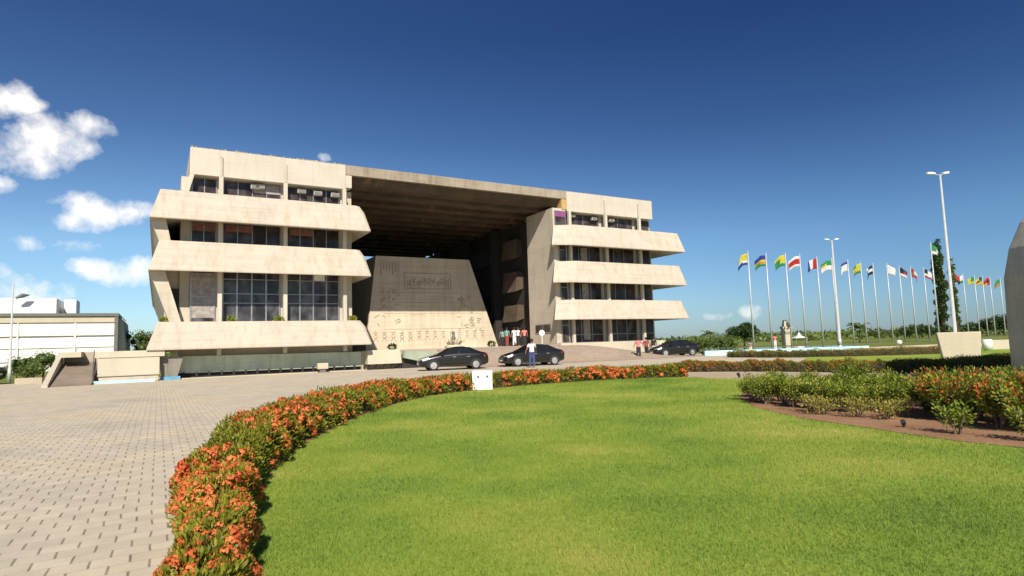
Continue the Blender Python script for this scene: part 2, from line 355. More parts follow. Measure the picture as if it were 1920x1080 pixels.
tag(fastmesh('grass', np.stack([P-S, P+S, T], 1).reshape(-1, 3), 3, m_grass, rnd=rn), 'short sunlit grass of the round lawn', 'grass', kind='stuff')

# ------------------------------------------------------------------ hedges
def hedge(name, curve, wh, side, label, mleaf, mflow, dens, fdens, near, fl=1.0, group=None, flowmask=None):
    """curve: inner foot line; side=+1 puts the width to the left of travel; wh = list of (width,height)"""
    root = thing(name, label, 'hedge', curve[len(curve)//2].to_tuple(), 0, group); off = np.array(curve[len(curve)//2])
    P = np.array([c[:] for c in curve]); T = np.gradient(P, axis=0); T /= np.linalg.norm(T, axis=1, keepdims=True)
    Nl = np.stack([-T[:, 1], T[:, 0], T[:, 2]*0], 1)*side
    Wd = np.array([w[0] for w in wh]); Hh = np.array([w[1] for w in wh])
    # solid twiggy core
    core = MB(); rings = []
    for i in range(len(P)):
        w, h = Wd[i], Hh[i]
        prof = [(.14, .0), (.10, .5), (.22, .80), (.5, .86), (.78, .80), (.90, .5), (.86, 0)]
        rings.append([P[i]-off+Nl[i]*w*a+np.array([0, 0, h*b+.005]) for a, b in prof])
    core.loft(rings); core.build('twigs', m_soilb, root)
    seg = np.linalg.norm(np.diff(P, axis=0), axis=1); cum = np.concatenate([[0], np.cumsum(seg)]); L = cum[-1]
    def sample(n, topbias):
        s = rng.uniform(0, L, n)
        C = np.stack([np.interp(s, cum, P[:, k]) for k in range(3)], 1); Nn = np.stack([np.interp(s, cum, Nl[:, k]) for k in range(3)], 1)
        w = np.interp(s, cum, Wd); h = np.interp(s, cum, Hh)
        # angle around a rounded-box section
        t = rng.uniform(0, 1, n); ang = np.where(rng.uniform(0, 1, n) < topbias, rng.uniform(.22, .78, n), t)*math.pi
        ca, sa = np.cos(ang), np.sin(ang); q = 2/3.4
        a = .5-.5*np.sign(ca)*np.abs(ca)**q; b = np.abs(sa)**q
        bumpy = 1+.11*np.sin(s*5.1+ang*3)+.09*np.sin(s*11.7+ang*5+1.3)+.08*np.sin(s*2.1)+.06*np.sin(s*23+ang*9)
        dep = 1-rng.exponential(.07, n)
        aa = .5+(a-.5)*dep*bumpy; bb = b*dep*bumpy
        D = Nn*((a-.5)*1.3)[:, None]; D[:, 2] = sa*.9
        Q = C-off+Nn*(aa*w)[:, None]; Q[:, 2] = np.maximum(.02, bb*h*.97+rng.normal(0, .015, n))
        return Q, D, s, C
    n = int(L*dens); Q, D, s, C = sample(n, .35)
    dist = np.hypot(C[:, 0], C[:, 1]); keep = rng.uniform(0, 1, n) < np.clip((near/dist)**1.1, .22, 1); Q, D, dist, s2 = Q[keep], D[keep], dist[keep], s[keep]
    n = len(Q); sz = np.clip((dist/near)**.55, 1, 2.4); A = D+rng.normal(0, .55, (n, 3)); A[:, 2] += .35
    V = leafverts(Q, A, sz*rng.uniform(.032, .062, n), sz*rng.uniform(.012, .022, n))
    fastmesh('foliage', V, 4, mleaf, root, rng.uniform(0, 1, n))
    # blossoms: balls of small florets
    nf = int(L*fdens); Q, D, s, C = sample(nf, .45)
    dn = .5+.5*np.sin(s*1.3+.6)*np.sin(s*.47+1.9)+.35*np.sin(s*3.1+Q[:, 0]*4)
    if flowmask is not None: dn = flowmask(C, dn)
    dist = np.hypot(C[:, 0], C[:, 1]); keep = (rng.uniform(0, 1, nf) < dn*np.clip((near/dist)**.7, .35, 1)) & (Q[:, 2] > .1); Q, D, dist = Q[keep], D[keep], dist[keep]
    nf = len(Q)
    if nf:
        k = 24; Dn = D/np.linalg.norm(D, axis=1, keepdims=True); Q = Q+Dn*.015
        rad = np.clip((dist/near)**.5, 1, 2.2)*rng.uniform(.022, .042, nf)*fl
        q = rng.normal(size=(nf, k, 3)); q /= np.linalg.norm(q, axis=2, keepdims=True); q = q+Dn[:, None, :]*.7; q /= np.linalg.norm(q, axis=2, keepdims=True)
        C2 = (Q[:, None, :]+q*rad[:, None, None]).reshape(-1, 3); q = q.reshape(-1, 3); rr = np.repeat(rad, k)
        t1 = np.cross(q, rng.normal(size=q.shape)); t1 /= np.linalg.norm(t1, axis=1, keepdims=True); t2 = np.cross(q, t1); hs = (rr*.33)[:, None]
        V = np.stack([C2-t1*hs, C2-t2*hs+q*hs*.5, C2+t1*hs, C2+t2*hs+q*hs*.5], 1).reshape(-1, 3)
        r0 = np.repeat(rng.uniform(0, 1, nf), k)*.6+rng.uniform(0, .4, nf*k)
        fastmesh('blossoms', V, 4, mflow, root, r0)
    return root
hedge('flowering_hedge', arc, [(w.x, w.y) for w in aw], 1, 'long curved hedge with orange blossoms edging the round lawn beside the paving', m_hleaf, m_flower, 6500, 430, 5.0)
h2 = smoothcurve([(7.3, 28.0, 0), (10.0, 26.6, 0), (12.4, 24.4, 0), (14.2, 22.6, 0), (17.2, 23.0, 0), (21, 25, 0), (26, 26.5, 0)])
hedge('flowering_hedge', h2, [(1.2, .42)]*len(h2), 1, 'low hedge with faded orange blossoms behind the gravel path, darker towards the monument', m_hleaf2, m_flower2, 3400, 190, 24, 1.0,
      flowmask=lambda C, d: np.where(C[:, 0] < 13.3, d+.25, .06))
h3 = smoothcurve([(15.9, 46.5, 0), (17.6, 43.6, 0), (20.5, 41.3, 0), (24.5, 40.2, 0), (29, 40.4, 0)])
hedge('clipped_hedge', h3, [(1.5, .45)]*len(h3), 1, 'low yellow green hedge farther back in front of the pale concrete block', m_hleaf2, m_flower2, 2600, 50, 34, 1.0)

# croton shrubs in the bed on the right
def shrub_mesh(h, r, n, mat2, frac2, seedv):
    g = np.random.default_rng(seedv); root = bpy.data.objects.new('croton_shrub', None); COL.objects.link(root)
    st = MB(); tips = []
    for k in range(9):
        a = g.uniform(0, 6.28); rr = r*g.uniform(.3, 1); top = Vector((math.cos(a)*rr, math.sin(a)*rr, h*g.uniform(.65, 1.0)))
        mid = Vector((top.x*.45, top.y*.45, top.z*.5)); st.tube([(math.cos(a)*.03, math.sin(a)*.03, 0), mid, top], [.012, .009, .004], 5)
        tips += [mid.lerp(top, t) for t in (.25, .5, .75, 1)]
    st.build('stem', m_bark, root)
    T = np.array([t[:] for t in tips]); idx = g.integers(0, len(T), n); q = g.normal(size=(n, 3)); q /= np.linalg.norm(q, axis=1, keepdims=True)
    P = T[idx]+q*(g.uniform(0, 1, n)**.5*.13)[:, None]; A = q+np.array([0, 0, .5]); P[:, 2] = np.maximum(P[:, 2], .03)
    k2 = (g.uniform(0, 1, n) < frac2) & ((T[idx][:, 2] > h*.6) | (mat2 is m_cyel))
    o = fastmesh('foliage', leafverts(P, A, g.uniform(.035, .08, n), g.uniform(.018, .038, n)), 4, m_cleaf, root, g.uniform(0, 1, n))
    o.data.materials.append(mat2); o.data.polygons.foreach_set('material_index', k2.astype(np.int32))
    return root
protos = {'green': [shrub_mesh(.62, .38, 1500, m_cyel, .10, 1), shrub_mesh(.55, .34, 1300, m_cyel, .18, 2)], 'red': [shrub_mesh(.72, .36, 1900, m_cred, .3, 3), shrub_mesh(.66, .38, 1500, m_cred, .16, 4)],
          'yellow': [shrub_mesh(.36, .36, 420, m_cyel, .8, 5)], 'tall': [shrub_mesh(.9, .45, 2200, m_cyel, .05, 6)], 'lone': [shrub_mesh(.42, .16, 420, m_cyel, .08, 7)]}
used = set()
lab = {'green': ('bushy yellow green shrub in the planting bed beside the lawn', 'yellow green shrubs in the bed'),
       'red': ('green shrub with red leaf tips in the soil bed', 'red tipped shrubs in the bed'),
       'yellow': ('thin yellowed shrub on bare soil at the front of the bed', 'sparse yellowed shrubs in the bed'),
       'tall': ('tallest bright green shrub standing up at the back of the bed', None),
       'lone': ('small dark green shrub standing alone on the reddish soil', None)}
def put(kind, i, x, y, s=1.0, label=None):
    pr = protos[kind][i % len(protos[kind])]
    o = pr if pr.name not in used else copy_tree(pr); used.add(pr.name)
    o.location = (x, y, .02); o.rotation_euler = (0, 0, random.uniform(0, 6.28)); o.scale = (s, s, s*random.uniform(.92, 1.08))
    tag(o, label or lab[kind][0], 'shrub', lab[kind][1])
gs = [(5.9, 15.2), (6.5, 15.0), (7.3, 14.9), (7.9, 15.0), (8.6, 15.0), (5.5, 14.1), (5.8, 13.4), (6.5, 13.8), (7.1, 13.4), (6.0, 12.7), (7.4, 12.7), (6.8, 12.3), (6.3, 11.8), (7.9, 12.4), (7.3, 14.2), (6.6, 15.8), (8.3, 13.5), (8.8, 14.1), (5.55, 14.6), (5.5, 13.6), (6.0, 14.1), (5.75, 12.9), (6.4, 13.3), (6.2, 12.4), (6.9, 12.8), (6.6, 11.9), (7.2, 12.1), (6.15, 15.3), (6.9, 14.4), (7.7, 13.2), (7.0, 11.5), (7.6, 11.5), (7.3, 15.6), (8.2, 14.4)]
for i, (a, b) in enumerate(gs): put('green', i, a, b, random.uniform(.72, .98))
rs = [(7.3, 10.6), (7.6, 11.5), (8.2, 12.2), (8.7, 11.6), (8.0, 10.8), (9.0, 10.9), (7.9, 9.2), (9.2, 9.9), (7.6, 10.5), (9.1, 12.3), (7.4, 11.0), (7.9, 11.2), (8.3, 11.6), (7.8, 10.5), (8.4, 10.8), (8.8, 11.1), (7.7, 10.0), (8.2, 10.1), (8.9, 10.4), (7.9, 9.6), (8.5, 9.5), (9.0, 9.8), (8.1, 9.1), (8.7, 9.0), (9.3, 9.2), (8.8, 12.0), (9.5, 10.7), (9.4, 11.6), (7.6, 9.0), (7.75, 8.5), (8.2, 8.5), (7.25, 9.9), (7.2, 9.3), (7.3, 8.8), (7.1, 10.3)]
for i, (a, b) in enumerate(rs): put('red', i, a, b, random.uniform(.85, 1.08))
for i, (a, b) in enumerate([(5.75, 11.6), (6.1, 11.1), (6.35, 10.7), (5.7, 12.0), (6.75, 11.0)]): put('yellow', i, a, b, .85, ['second', 'third', 'fourth', 'leftmost', 'rightmost'][i]+' thin yellowed shrub in the row on bare soil')
put('tall', 0, 7.35, 13.5, .9)
put('lone', 0, 6.32, 8.95)
put('lone', 0, 6.75, 8.15, 1.0, 'small green shrub at the right edge of the bed nearest the lawn')

# ------------------------------------------------------------------ the government building
B = thing('government_building', 'large beige concrete modernist building with stepped balconies and a huge open portico', 'building', O_B, RZ)
ZS = [(9.6, 11.5), (6.45, 8.38)]                       # balcony parapets: bottom, top
def mirror(pts): return [(38.94-u, v) for u, v in pts][::-1]
def balcony(z0, z1, right):
    top = [(-1.6, -1.0), (10.3, -1.0), (10.6, -.8), (10.7, 30), (-1.6, 30)]; bot = [(-2.13, -1.6), (11.1, -1.6), (11.2, -1.5), (11.25, 30.4), (-2.13, 30.4)]
    inn = [(-.2, .75), (9.9, .75), (10.45, .9), (10.5, 29), (-.2, 29)]
    if right:
        top = [(27.5, -.1), (29.1, -1.0), (41.05, -1.0), (41.05, 30), (29.0, 30), (29.0, .6), (28.0, .5)]; bot = [(26.7, -.95), (28.6, -1.6), (41.35, -1.6), (41.35, 30.4), (29.0, 30.4), (29.0, .5), (27.35, .09)]
        inn = [(28.7, .3), (29.4, .75), (38.8, .75), (38.8, 29), (29.1, 29), (29.1, .8), (28.75, .5)]
    mb = MB(); e = .10
    mid = [(a[0]+(c[0]-a[0])*.72, a[1]+(c[1]-a[1])*.72) for a, c in zip(bot, top)]
    if not right: mid = [(u if u < 5 else u+.14, v) for u, v in mid]
    bot2 = [(u, v) for u, v in bot]
    mb.loft([[(u, v, z0+.38) for u, v in inn], [(u, v, z0-.001) for u, v in bot], [(u, v, z0+e) for u, v in bot2], [(u, v, z0+e+(z1-z0-e)*.72) for u, v in mid], [(u, v, z1) for u, v in top]])
    o = mb.build('balcony', m_conc, B); bevel(o, .04); return o
for z0, z1 in ZS: balcony(z0, z1, False); balcony(z0, z1, True)
balcony(1.75, 3.45, False); balcony(3.35, 5.08, True)
# wing cores and top storeys
MB().box(-.45, 10.45, .75, 30, .0, 12.86).build('wing_wall', m_pier, B)
MB().box(28.95, 39.2, .75, 30, 1.3, 12.86).build('wing_wall', m_pier, B)
o = MB().box(0, 9.86, 0, 30, 12.86, 14.63).build('parapet_wall', m_conc2, B); bevel(o, .03)
o = MB().box(29.08, 38.94, 0, 30, 12.86, 14.63).build('parapet_wall', m_conc2, B); bevel(o, .03)
mb = MB()
for k in range(46):
    u = .05+k*.213; hh = random.choice([.03, .05, .1, .02, .07]); mb.box(u, u+random.uniform(.1, .2), .02, .3, 14.632, 14.632+hh)
mb.build('roof_edge_flashing', m_fascia, B)
mb = MB()
for k in range(22):
    u = 29.2+k*.44; mb.box(u, u+random.uniform(.1, .38), .02, .3, 14.632, 14.632+random.choice([.02, .03, .05]))
mb.build('roof_edge_flashing', m_fascia, B)
# portico roof
o = MB().box(9.862, 29.078, .02, 34, 13.93, 14.64).build('portico_roof', m_fascia, B)
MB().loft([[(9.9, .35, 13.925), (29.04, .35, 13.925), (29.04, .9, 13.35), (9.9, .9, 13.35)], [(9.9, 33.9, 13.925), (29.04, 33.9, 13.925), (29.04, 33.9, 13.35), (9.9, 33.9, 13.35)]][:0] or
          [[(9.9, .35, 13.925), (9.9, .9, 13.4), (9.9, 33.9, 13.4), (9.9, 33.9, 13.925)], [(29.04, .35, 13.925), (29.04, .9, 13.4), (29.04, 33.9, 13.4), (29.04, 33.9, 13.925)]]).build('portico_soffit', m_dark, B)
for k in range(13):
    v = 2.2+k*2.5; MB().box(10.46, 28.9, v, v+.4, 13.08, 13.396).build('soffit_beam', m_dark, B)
MB().box(9.865, 10.3, .05, .9, 13.0, 13.9).build('roof_bracket', m_conc2, B)
MB().box(28.55, 29.07, .05, .9, 13.0, 13.9).build('roof_bracket', concrete('orange_glow_concrete', (.50, .33, .14), .3, .3, 0, .2, 11), B)  # warm glow in the roof corner painted as an orange tone
# pier wall with its small window, interior walls
o = MB().box(27.6, 28.948, .1, 4.4, 1.3, 13.07).build('pier_wall', m_pier, B)
w = MB().box(27.55, 27.598, .9, 3.4, 2.35, 3.15).build('window', m_alu, B); MB().box(27.54, 27.549, 1.0, 3.3, 2.42, 3.08).build('pane', m_glass, w)
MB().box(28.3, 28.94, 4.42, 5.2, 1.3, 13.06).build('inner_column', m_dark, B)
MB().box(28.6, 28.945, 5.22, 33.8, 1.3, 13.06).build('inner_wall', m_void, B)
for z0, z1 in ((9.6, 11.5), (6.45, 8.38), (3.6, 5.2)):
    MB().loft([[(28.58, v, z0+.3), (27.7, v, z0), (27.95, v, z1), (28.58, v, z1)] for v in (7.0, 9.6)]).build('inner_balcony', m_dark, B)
    MB().loft([[(28.58, v, z0+.3), (28.1, v, z0), (28.25, v, z1), (28.58, v, z1)] for v in (13.5, 32)]).build('inner_balcony', m_void, B)  # farther balconies near-black, portico shade painted into their colour
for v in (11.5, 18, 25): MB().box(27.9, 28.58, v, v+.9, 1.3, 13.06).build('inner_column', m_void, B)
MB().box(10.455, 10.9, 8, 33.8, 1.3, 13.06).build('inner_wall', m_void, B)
# columns and ribs
CL = [1.79, 5.75, 9.72]; CR = [38.94-c for c in CL]
for cset, zs in ((CL, [(11.45, 12.855), (8.3, 9.98), (3.4, 6.83), (1.37, 2.1)]), (CR, [(11.45, 12.855), (8.3, 9.98), (5.0, 6.83), (1.3, 3.7)])):
    for c in cset:
        for z0, z1 in zs:
            o = MB().box(c-.125, c+.125, -.2, .05, z0, z1).build('column', m_conc2 if z1 > 10.5 or z0 > 3 else m_conc2, B)
        if c not in (9.72, 38.94-9.72): MB().box(c-.08, c+.08, -.13, -.002, 12.9, 14.2).build('rib', m_pier, B)
# slanting end walls under the left balconies
for z0, z1 in ((9.6, 8.3), (6.45, 3.4)):
    sh = (z0-z1)*.36; a = [(-2.08, z0+.05), (-1.3, z0+.2), (-1.45+sh, z1), (-2.08+sh, z1)]
    MB().loft([[(u, v, z) for u, z in a] for v in (-.9, 29.5)]).build('slanting_end_wall', m_pier, B)
MB().loft([[(u, v, z) for u, z in [(0, 12.85), (.25, 12.85), (-.1, 11.45), (-.38, 11.45)]] for v in (-.02, 29)]).build('slanting_end_wall', m_conc2, B)
MB().box(-1.25, -.46, .95, 29, 3.4, 6.83).build('end_column', m_pier, B)
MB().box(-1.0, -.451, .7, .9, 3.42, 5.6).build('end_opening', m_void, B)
# windows: frame + pane children
def window(u0, u1, z0, z1, muls, rows, v=.7, pm=None, blind=None, fw_=.05, tw=.05):
    f = MB(); f.box(u0, u1, v-.06, v, z0, z0+tw); f.box(u0, u1, v-.06, v, z1-tw, z1); f.box(u0, u0+fw_, v-.06, v, z0+tw, z1-tw); f.box(u1-fw_, u1, v-.06, v, z0+tw, z1-tw)
    xs = [u0+(u1-u0)*m for m in muls]
    for x in xs: f.box(x-fw_/2, x+fw_/2, v-.06, v, z0+tw, z1-tw)
    ed = [u0+fw_]+xs+[u1-fw_]
    for r_ in rows:
        zz = z0+(z1-z0)*r_
        for a, b in zip(ed[:-1], ed[1:]):
            f.box(a+(fw_/2 if a in xs else 0), b-(fw_/2 if b in xs else 0), v-.055, v, zz-.025, zz+.025)
    o = f.build('window', m_alu, B)
    MB().box(u0+.01, u1-.01, v-.025, v+.03, z0+.01, z1-.01).build('pane', pm or m_glass, o)
    for (a, b, c, d, mt) in blind or []:
        MB().box(u0+(u1-u0)*a, u0+(u1-u0)*b, v-.034, v-.026, z0+(z1-z0)*c, z0+(z1-z0)*d).build('blind', mt, o)
    return o
m_acgrey = plain('air_conditioner_casing', (.42, .40, .36), .6)
def acunit(u, z, mt=None):
    o = MB().box(u-.28, u+.28, .3, .64, z-.13, z+.15).build('air_conditioner', mt or m_acgrey, B); bevel(o, .02)
    g = MB()
    for k in range(5): g.box(u-.24, u+.24, .285, .299, z-.11+k*.05, z-.09+k*.05)
    g.build('grille', m_grey, o)
def bays(cs, left): return [(.2 if left else cs[0]+.2, 0)]
LB = [(.15, 1.6), (1.98, 5.56), (5.94, 9.53)]; RB = [(29.42, 32.98), (33.38, 36.95), (37.35, 39.0)]
for i, (a, b) in enumerate(LB):
    window(a, b, 11.5, 12.83, [.5] if i == 0 else [.25, .5, .75], [], blind=[(.52, .98, .5, .95, m_blind)] if i == 1 else None)
    window(a, b, 8.36, 9.97, [.5] if i == 0 else [.25, .5, .75], [], blind=[(.04, .97, .62, .95, m_curt)] if i == 0 else [(.05, .5, .66, .94, m_curt), (.55, .72, .2, .9, m_void)])
    window(a, b, 3.42, 6.82, [] if i == 0 else [.25, .5, .75], [.38, .5, .85] if i == 0 else [.38, .56, .84], pm=m_glassw, fw_=.09, blind=[(.05, .95, .1, .95, m_blind)] if i == 0 else ([(.5, .72, .84, .97, m_white)] if i == 2 else None))
for i, (a, b) in enumerate(RB):
    for z0, z1 in ((11.5, 12.83), (8.36, 9.97), (5.06, 6.82), (1.46, 3.72)):
        window(a, b, z0, z1, [.5] if i < 2 and z0 > 11 else ([.33, .66] if i < 2 else []), [] if z0 > 2 else [.3], blind=[(.4, .6, .1, .9, m_blind)] if i == 0 and z0 < 9 else None)
for z0, z1 in ((8.36, 9.9), (5.06, 6.7), (1.46, 3.6)):
    window(28.1, 28.85, z0, z1, [], [.7], v=.08)
w = window(27.75, 28.9, 11.5, 12.83, [], [], v=.06, blind=[(.03, .97, .62, .97, plain('magenta_banner', (.24, .06, .20), .7))])
MB().box(5.0, 5.5, .5, .62, 11.5, 11.85).build('spandrel_panel', m_conc2, B); MB().box(4.3, 5.56, .5, .638, 11.45, 11.8).build('spandrel_panel', m_conc2, B)
for u, z in ((4.2, 12.55), (3.9, 12.5), (6.9, 12.5), (8.0, 12.45), (9.2, 12.45), (29.9, 12.6), (32.3, 12.5), (34.3, 12.5), (37.6, 11.75)): acunit(u, z)
# planting on the lowest left balcony
g = np.random.default_rng(5)
for c in (-1.2, 2.45, 5.3, 10.2):
    Pn = np.stack([g.normal(c, .13, 240), g.normal(-.35, .08, 240), g.uniform(3.45, 3.72, 240)], 1)
    fastmesh('balcony_plant', leafverts(Pn, g.normal(size=Pn.shape)+np.array([0, 0, 1]), .16, .06), 4, m_cleaf, B, g.uniform(0, 1, len(Pn)))
# relief wall with its carvings
RV = 10.5
rel = MB().loft([[(14.3, RV, 1.3), (27.6, RV, 1.3), (27.6, RV+16, 1.3), (14.3, RV+16, 1.3)], [(15.3, RV+.02, 9.8), (24.65, RV+.02, 9.8), (24.65, RV+15, 9.8), (15.3, RV+15, 9.8)]]).build('relief_wall', m_relief, B)
cv = MB(); rc = random.Random(3)
def rl(z): return RV+.02*(z-1.3)/8.5
def bar(u0, u1, z0, z1, d=.045): cv.box(u0, u1, rl(z0)-d, rl(z0)-.001, z0, z1)
def ring(u, z, r, w=.05, n=12, d=.05, sq=1.0):
    pts = [(u+r*sq*math.cos(2*math.pi*k/n), z+r*math.sin(2*math.pi*k/n)) for k in range(n)]; q = [(u+(r-w)*sq*math.cos(2*math.pi*k/n), z+(r-w)*math.sin(2*math.pi*k/n)) for k in range(n)]
    for k in range(n):
        j = (k+1) % n; v0, v1 = rl(z)-d, rl(z)-.001
        cv.loft([[(*pts[k][:1], v0, pts[k][1]), (pts[j][0], v0, pts[j][1]), (q[j][0], v0, q[j][1]), (q[k][0], v0, q[k][1])], [(pts[k][0], v1, pts[k][1]), (pts[j][0], v1, pts[j][1]), (q[j][0], v1, q[j][1]), (q[k][0], v1, q[k][1])]])
def line(u0, z0, u1, z1, w=.05, d=.045):
    dx, dz = u1-u0, z1-z0; L = math.hypot(dx, dz); nx, nz = -dz/L*w/2, dx/L*w/2
    p = [(u0+nx, z0+nz), (u1+nx, z1+nz), (u1-nx, z1-nz), (u0-nx, z0-nz)]
    cv.loft([[(a, rl(b)-d, b) for a, b in p], [(a, rl(b)-.001, b) for a, b in p]])
bar(17.95, 22.65, 8.3, 8.36); bar(17.95, 22.65, 6.85, 6.91); bar(17.95, 18.02, 6.92, 8.29); bar(22.58, 22.65, 6.92, 8.29)
for k in range(9):
    u = 18.4+k*.48; z = 7.5+rc.uniform(-.2, .25); ring(u, z, rc.uniform(.16, .3), .06, 9, sq=rc.uniform(.6, 1.2)); line(u-.2, z-.4, u+.25, z+rc.uniform(.1, .5)); line(u+.1, z-.5, u+.12, z-.1)
for k in range(7): bar(15.75+k*.27, 15.83+k*.27, 8.6-rc.random()*.5, 9.3)
for (u0, u1, z0, z1, n) in ((15.2, 17.3, 4.9, 6.6, 16), (22.9, 25.2, 4.7, 6.2, 16), (15.0, 17.6, 3.4, 4.3, 8), (23.4, 26, 3.0, 4.3, 12)):
    for k in range(n):
        u = rc.uniform(u0, u1); z = rc.uniform(z0, z1)
        if rc.random() < .5: ring(u, z, rc.uniform(.1, .24), .05, 8)
        else: line(u, z, u+rc.uniform(-.5, .5), z+rc.uniform(-.35, .35))
for k in range(14):
    u = 15.2+k*.82; z = 2.55+rc.uniform(-.08, .08); ring(u, z, .2, .06, 8, sq=.9); line(u-.2, z-.45, u-.04, z-.16); line(u+.2, z-.45, u+.05, z-.16); line(u-.22, z+.3, u+.2, z+.34)
    if k % 3 == 0: line(u, z+.2, u+rc.uniform(-.1, .3), z+.6)
for z in (3.15, 4.6, 5.6, 6.5, 8.9): 
    a = 14.3+(z-1.3)/8.5+.1; b = 27.6-(z-1.3)/8.5*2.95-.1; bar(a+rc.uniform(.2, 2), b-rc.uniform(.2, 2), z, z+.03, .02)
for k in range(5): bar(18+k*.1, 22-k*.5, 5.9-k*.36, 5.93-k*.36, .02)
cv.build('relief_carving', m_carve, rel)

# terrace, plinth, retaining walls
struct(MB().box(10.9, 39.5, 0, 36, .0, 1.3).build('terrace', m_terr)).matrix_world = Matrix.Translation(O_B) @ Matrix.Rotation(RZ, 4, 'Z')
t_ = thing('entrance_plinth', 'low white stone plinth under the right wing windows', 'plinth', O_B, RZ)
MB().box(27.62, 39.3, -.45, .0-.002, .0, 1.45).build('plinth_wall', m_panel, t_)
# paved ramp rising from the road to the portico
mb = MB(); nu, nv = 30, 14
def rz_(u, v):
    a = min(1, max(0, (v+6.0)/5.6)); a = a*a*(3-2*a); b = min(1, max(0, (41-u)/12.5)); b = b*b*(3-2*b); return .008+1.25*a*b
vs = [(16.6+(41-16.6)*i/nu, -6+(6-.1)*j/nv if True else 0, rz_(16.6+(41-16.6)*i/nu, -6+5.95*j/nv)) for i in range(nu+1) for j in range(nv+1)]
fs = [(i*(nv+1)+j, (i+1)*(nv+1)+j, (i+1)*(nv+1)+j+1, i*(nv+1)+j+1) for i in range(nu) for j in range(nv)]
k0 = len(vs); vs += [(16.6, -6+5.9*j/nv, 0) for j in range(nv+1)]; fs += [(j, j+1, k0+j+1, k0+j) for j in range(nv)]
m_rpave = paving(); m_rpave.name = 'ramp_block_paving'
for n_ in m_rpave.node_tree.nodes:
    if n_.type == 'MAPPING': n_.inputs['Rotation'].default_value = (0, 0, 0)
    if n_.type == 'TEX_BRICK': n_.inputs['Color1'].default_value = (.34, .27, .21, 1); n_.inputs['Color2'].default_value = (.40, .325, .26, 1)
mb.add(vs, fs); o = struct(mb.build('paved_ramp', m_rpave, None, True)); o.matrix_world = Matrix.Translation(O_B) @ Matrix.Rotation(RZ, 4, 'Z')
# green basement parapet with the row of short posts beneath
t_ = thing('basement_parapet', 'long sloping green-shaded concrete parapet under the left wing with short black posts', 'parapet', uv(0, 0), RZ)
MB().loft([[(-.75, .06, .33), (11.05, .06, .27), (11.05, .2, .27), (-.75, .2, .33)], [(-.35, .1, 1.36), (11.05, .1, 1.28), (11.05, .22, 1.28), (-.35, .22, 1.36)]]).build('parapet_panel', m_green, t_)
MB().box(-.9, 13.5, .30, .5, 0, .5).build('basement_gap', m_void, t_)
for k in range(17): MB().box(-.2+k*.7, -.09+k*.7, -.22, -.1, .0, .38).build('post', m_blk, t_)
MB().box(-.75, 11.0, -.55, -.42, .0, .05).build('kerb', m_panel, t_)
t_ = thing('stone_bench_block', 'small beige stone block in front of the green parapet', 'stone block', uv(8.0, -.9), RZ)
bevel(MB().box(-.35, .35, -.2, .2, .22, .62).build('block_top', m_panel, t_), .04); MB().box(-.2, .2, -.12, .12, 0, .218).build('block_foot', m_grey, t_)
t_ = thing('stone_pedestal', 'broad beige stone pedestal between the green parapet and the car', 'pedestal', uv(11.1, -.7), RZ)
bevel(MB().loft([[(0, -.1, .38), (2.5, -.1, .38), (2.5, 2, .38), (0, 2, .38)], [(.05, 0, 1.36), (2.4, 0, 1.36), (2.4, 2, 1.36), (.05, 2, 1.36)]]).build('pedestal_body', m_panel, t_), .03)
for k in range(5): MB().box(.1+k*.56, .22+k*.56, .05, .2, 0, .378).build('post', m_blk, t_)
# planting pot like support below the left corner
t_ = thing('corner_support', 'grey tapered concrete support on a blue foot under the left corner', 'support', uv(-1.5, -.9), RZ)
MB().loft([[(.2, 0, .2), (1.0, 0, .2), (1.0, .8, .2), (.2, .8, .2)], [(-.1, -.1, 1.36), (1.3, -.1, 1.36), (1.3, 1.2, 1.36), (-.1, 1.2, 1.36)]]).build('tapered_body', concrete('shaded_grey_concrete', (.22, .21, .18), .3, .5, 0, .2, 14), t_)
MB().box(.1, 1.15, -.1, .9, 0, .198).build('blue_foot', m_bluep, t_)
MB().box(-.35, .2, .3, 1.2, 1.365, 1.74).build('cap', m_panel, t_)
# retaining wall, left
t_ = thing('retaining_wall', 'beige stone retaining wall with coping beside the ramp', 'wall', uv(0, -1.6), RZ)
MB().box(-4.45, -1.45, .0, .4, .38, 1.38).build('wall_panel', m_panel, t_); MB().box(-4.6, -1.2, .12, .5, 1.42, 1.78).build('coping', m_panel, t_)
MB().box(-4.4, -1.5, .08, .3, .02, .37).build('recess', m_pier, t_); MB().box(-4.4, -1.5, .15, .3, 1.375, 1.425).build('shadow_joint', m_grey, t_)
t_ = thing('pool_rim', 'short aqua painted pool rim at the foot of the left retaining wall', 'pool rim', uv(-3, -2.3), RZ)
MB().box(-2.1, 1.35, 0, .25, 0, .16).build('rim', m_aqua, t_); MB().box(-3.2, -2.11, .1, .35, 0, .12).build('rim_end', m_bluep, t_)
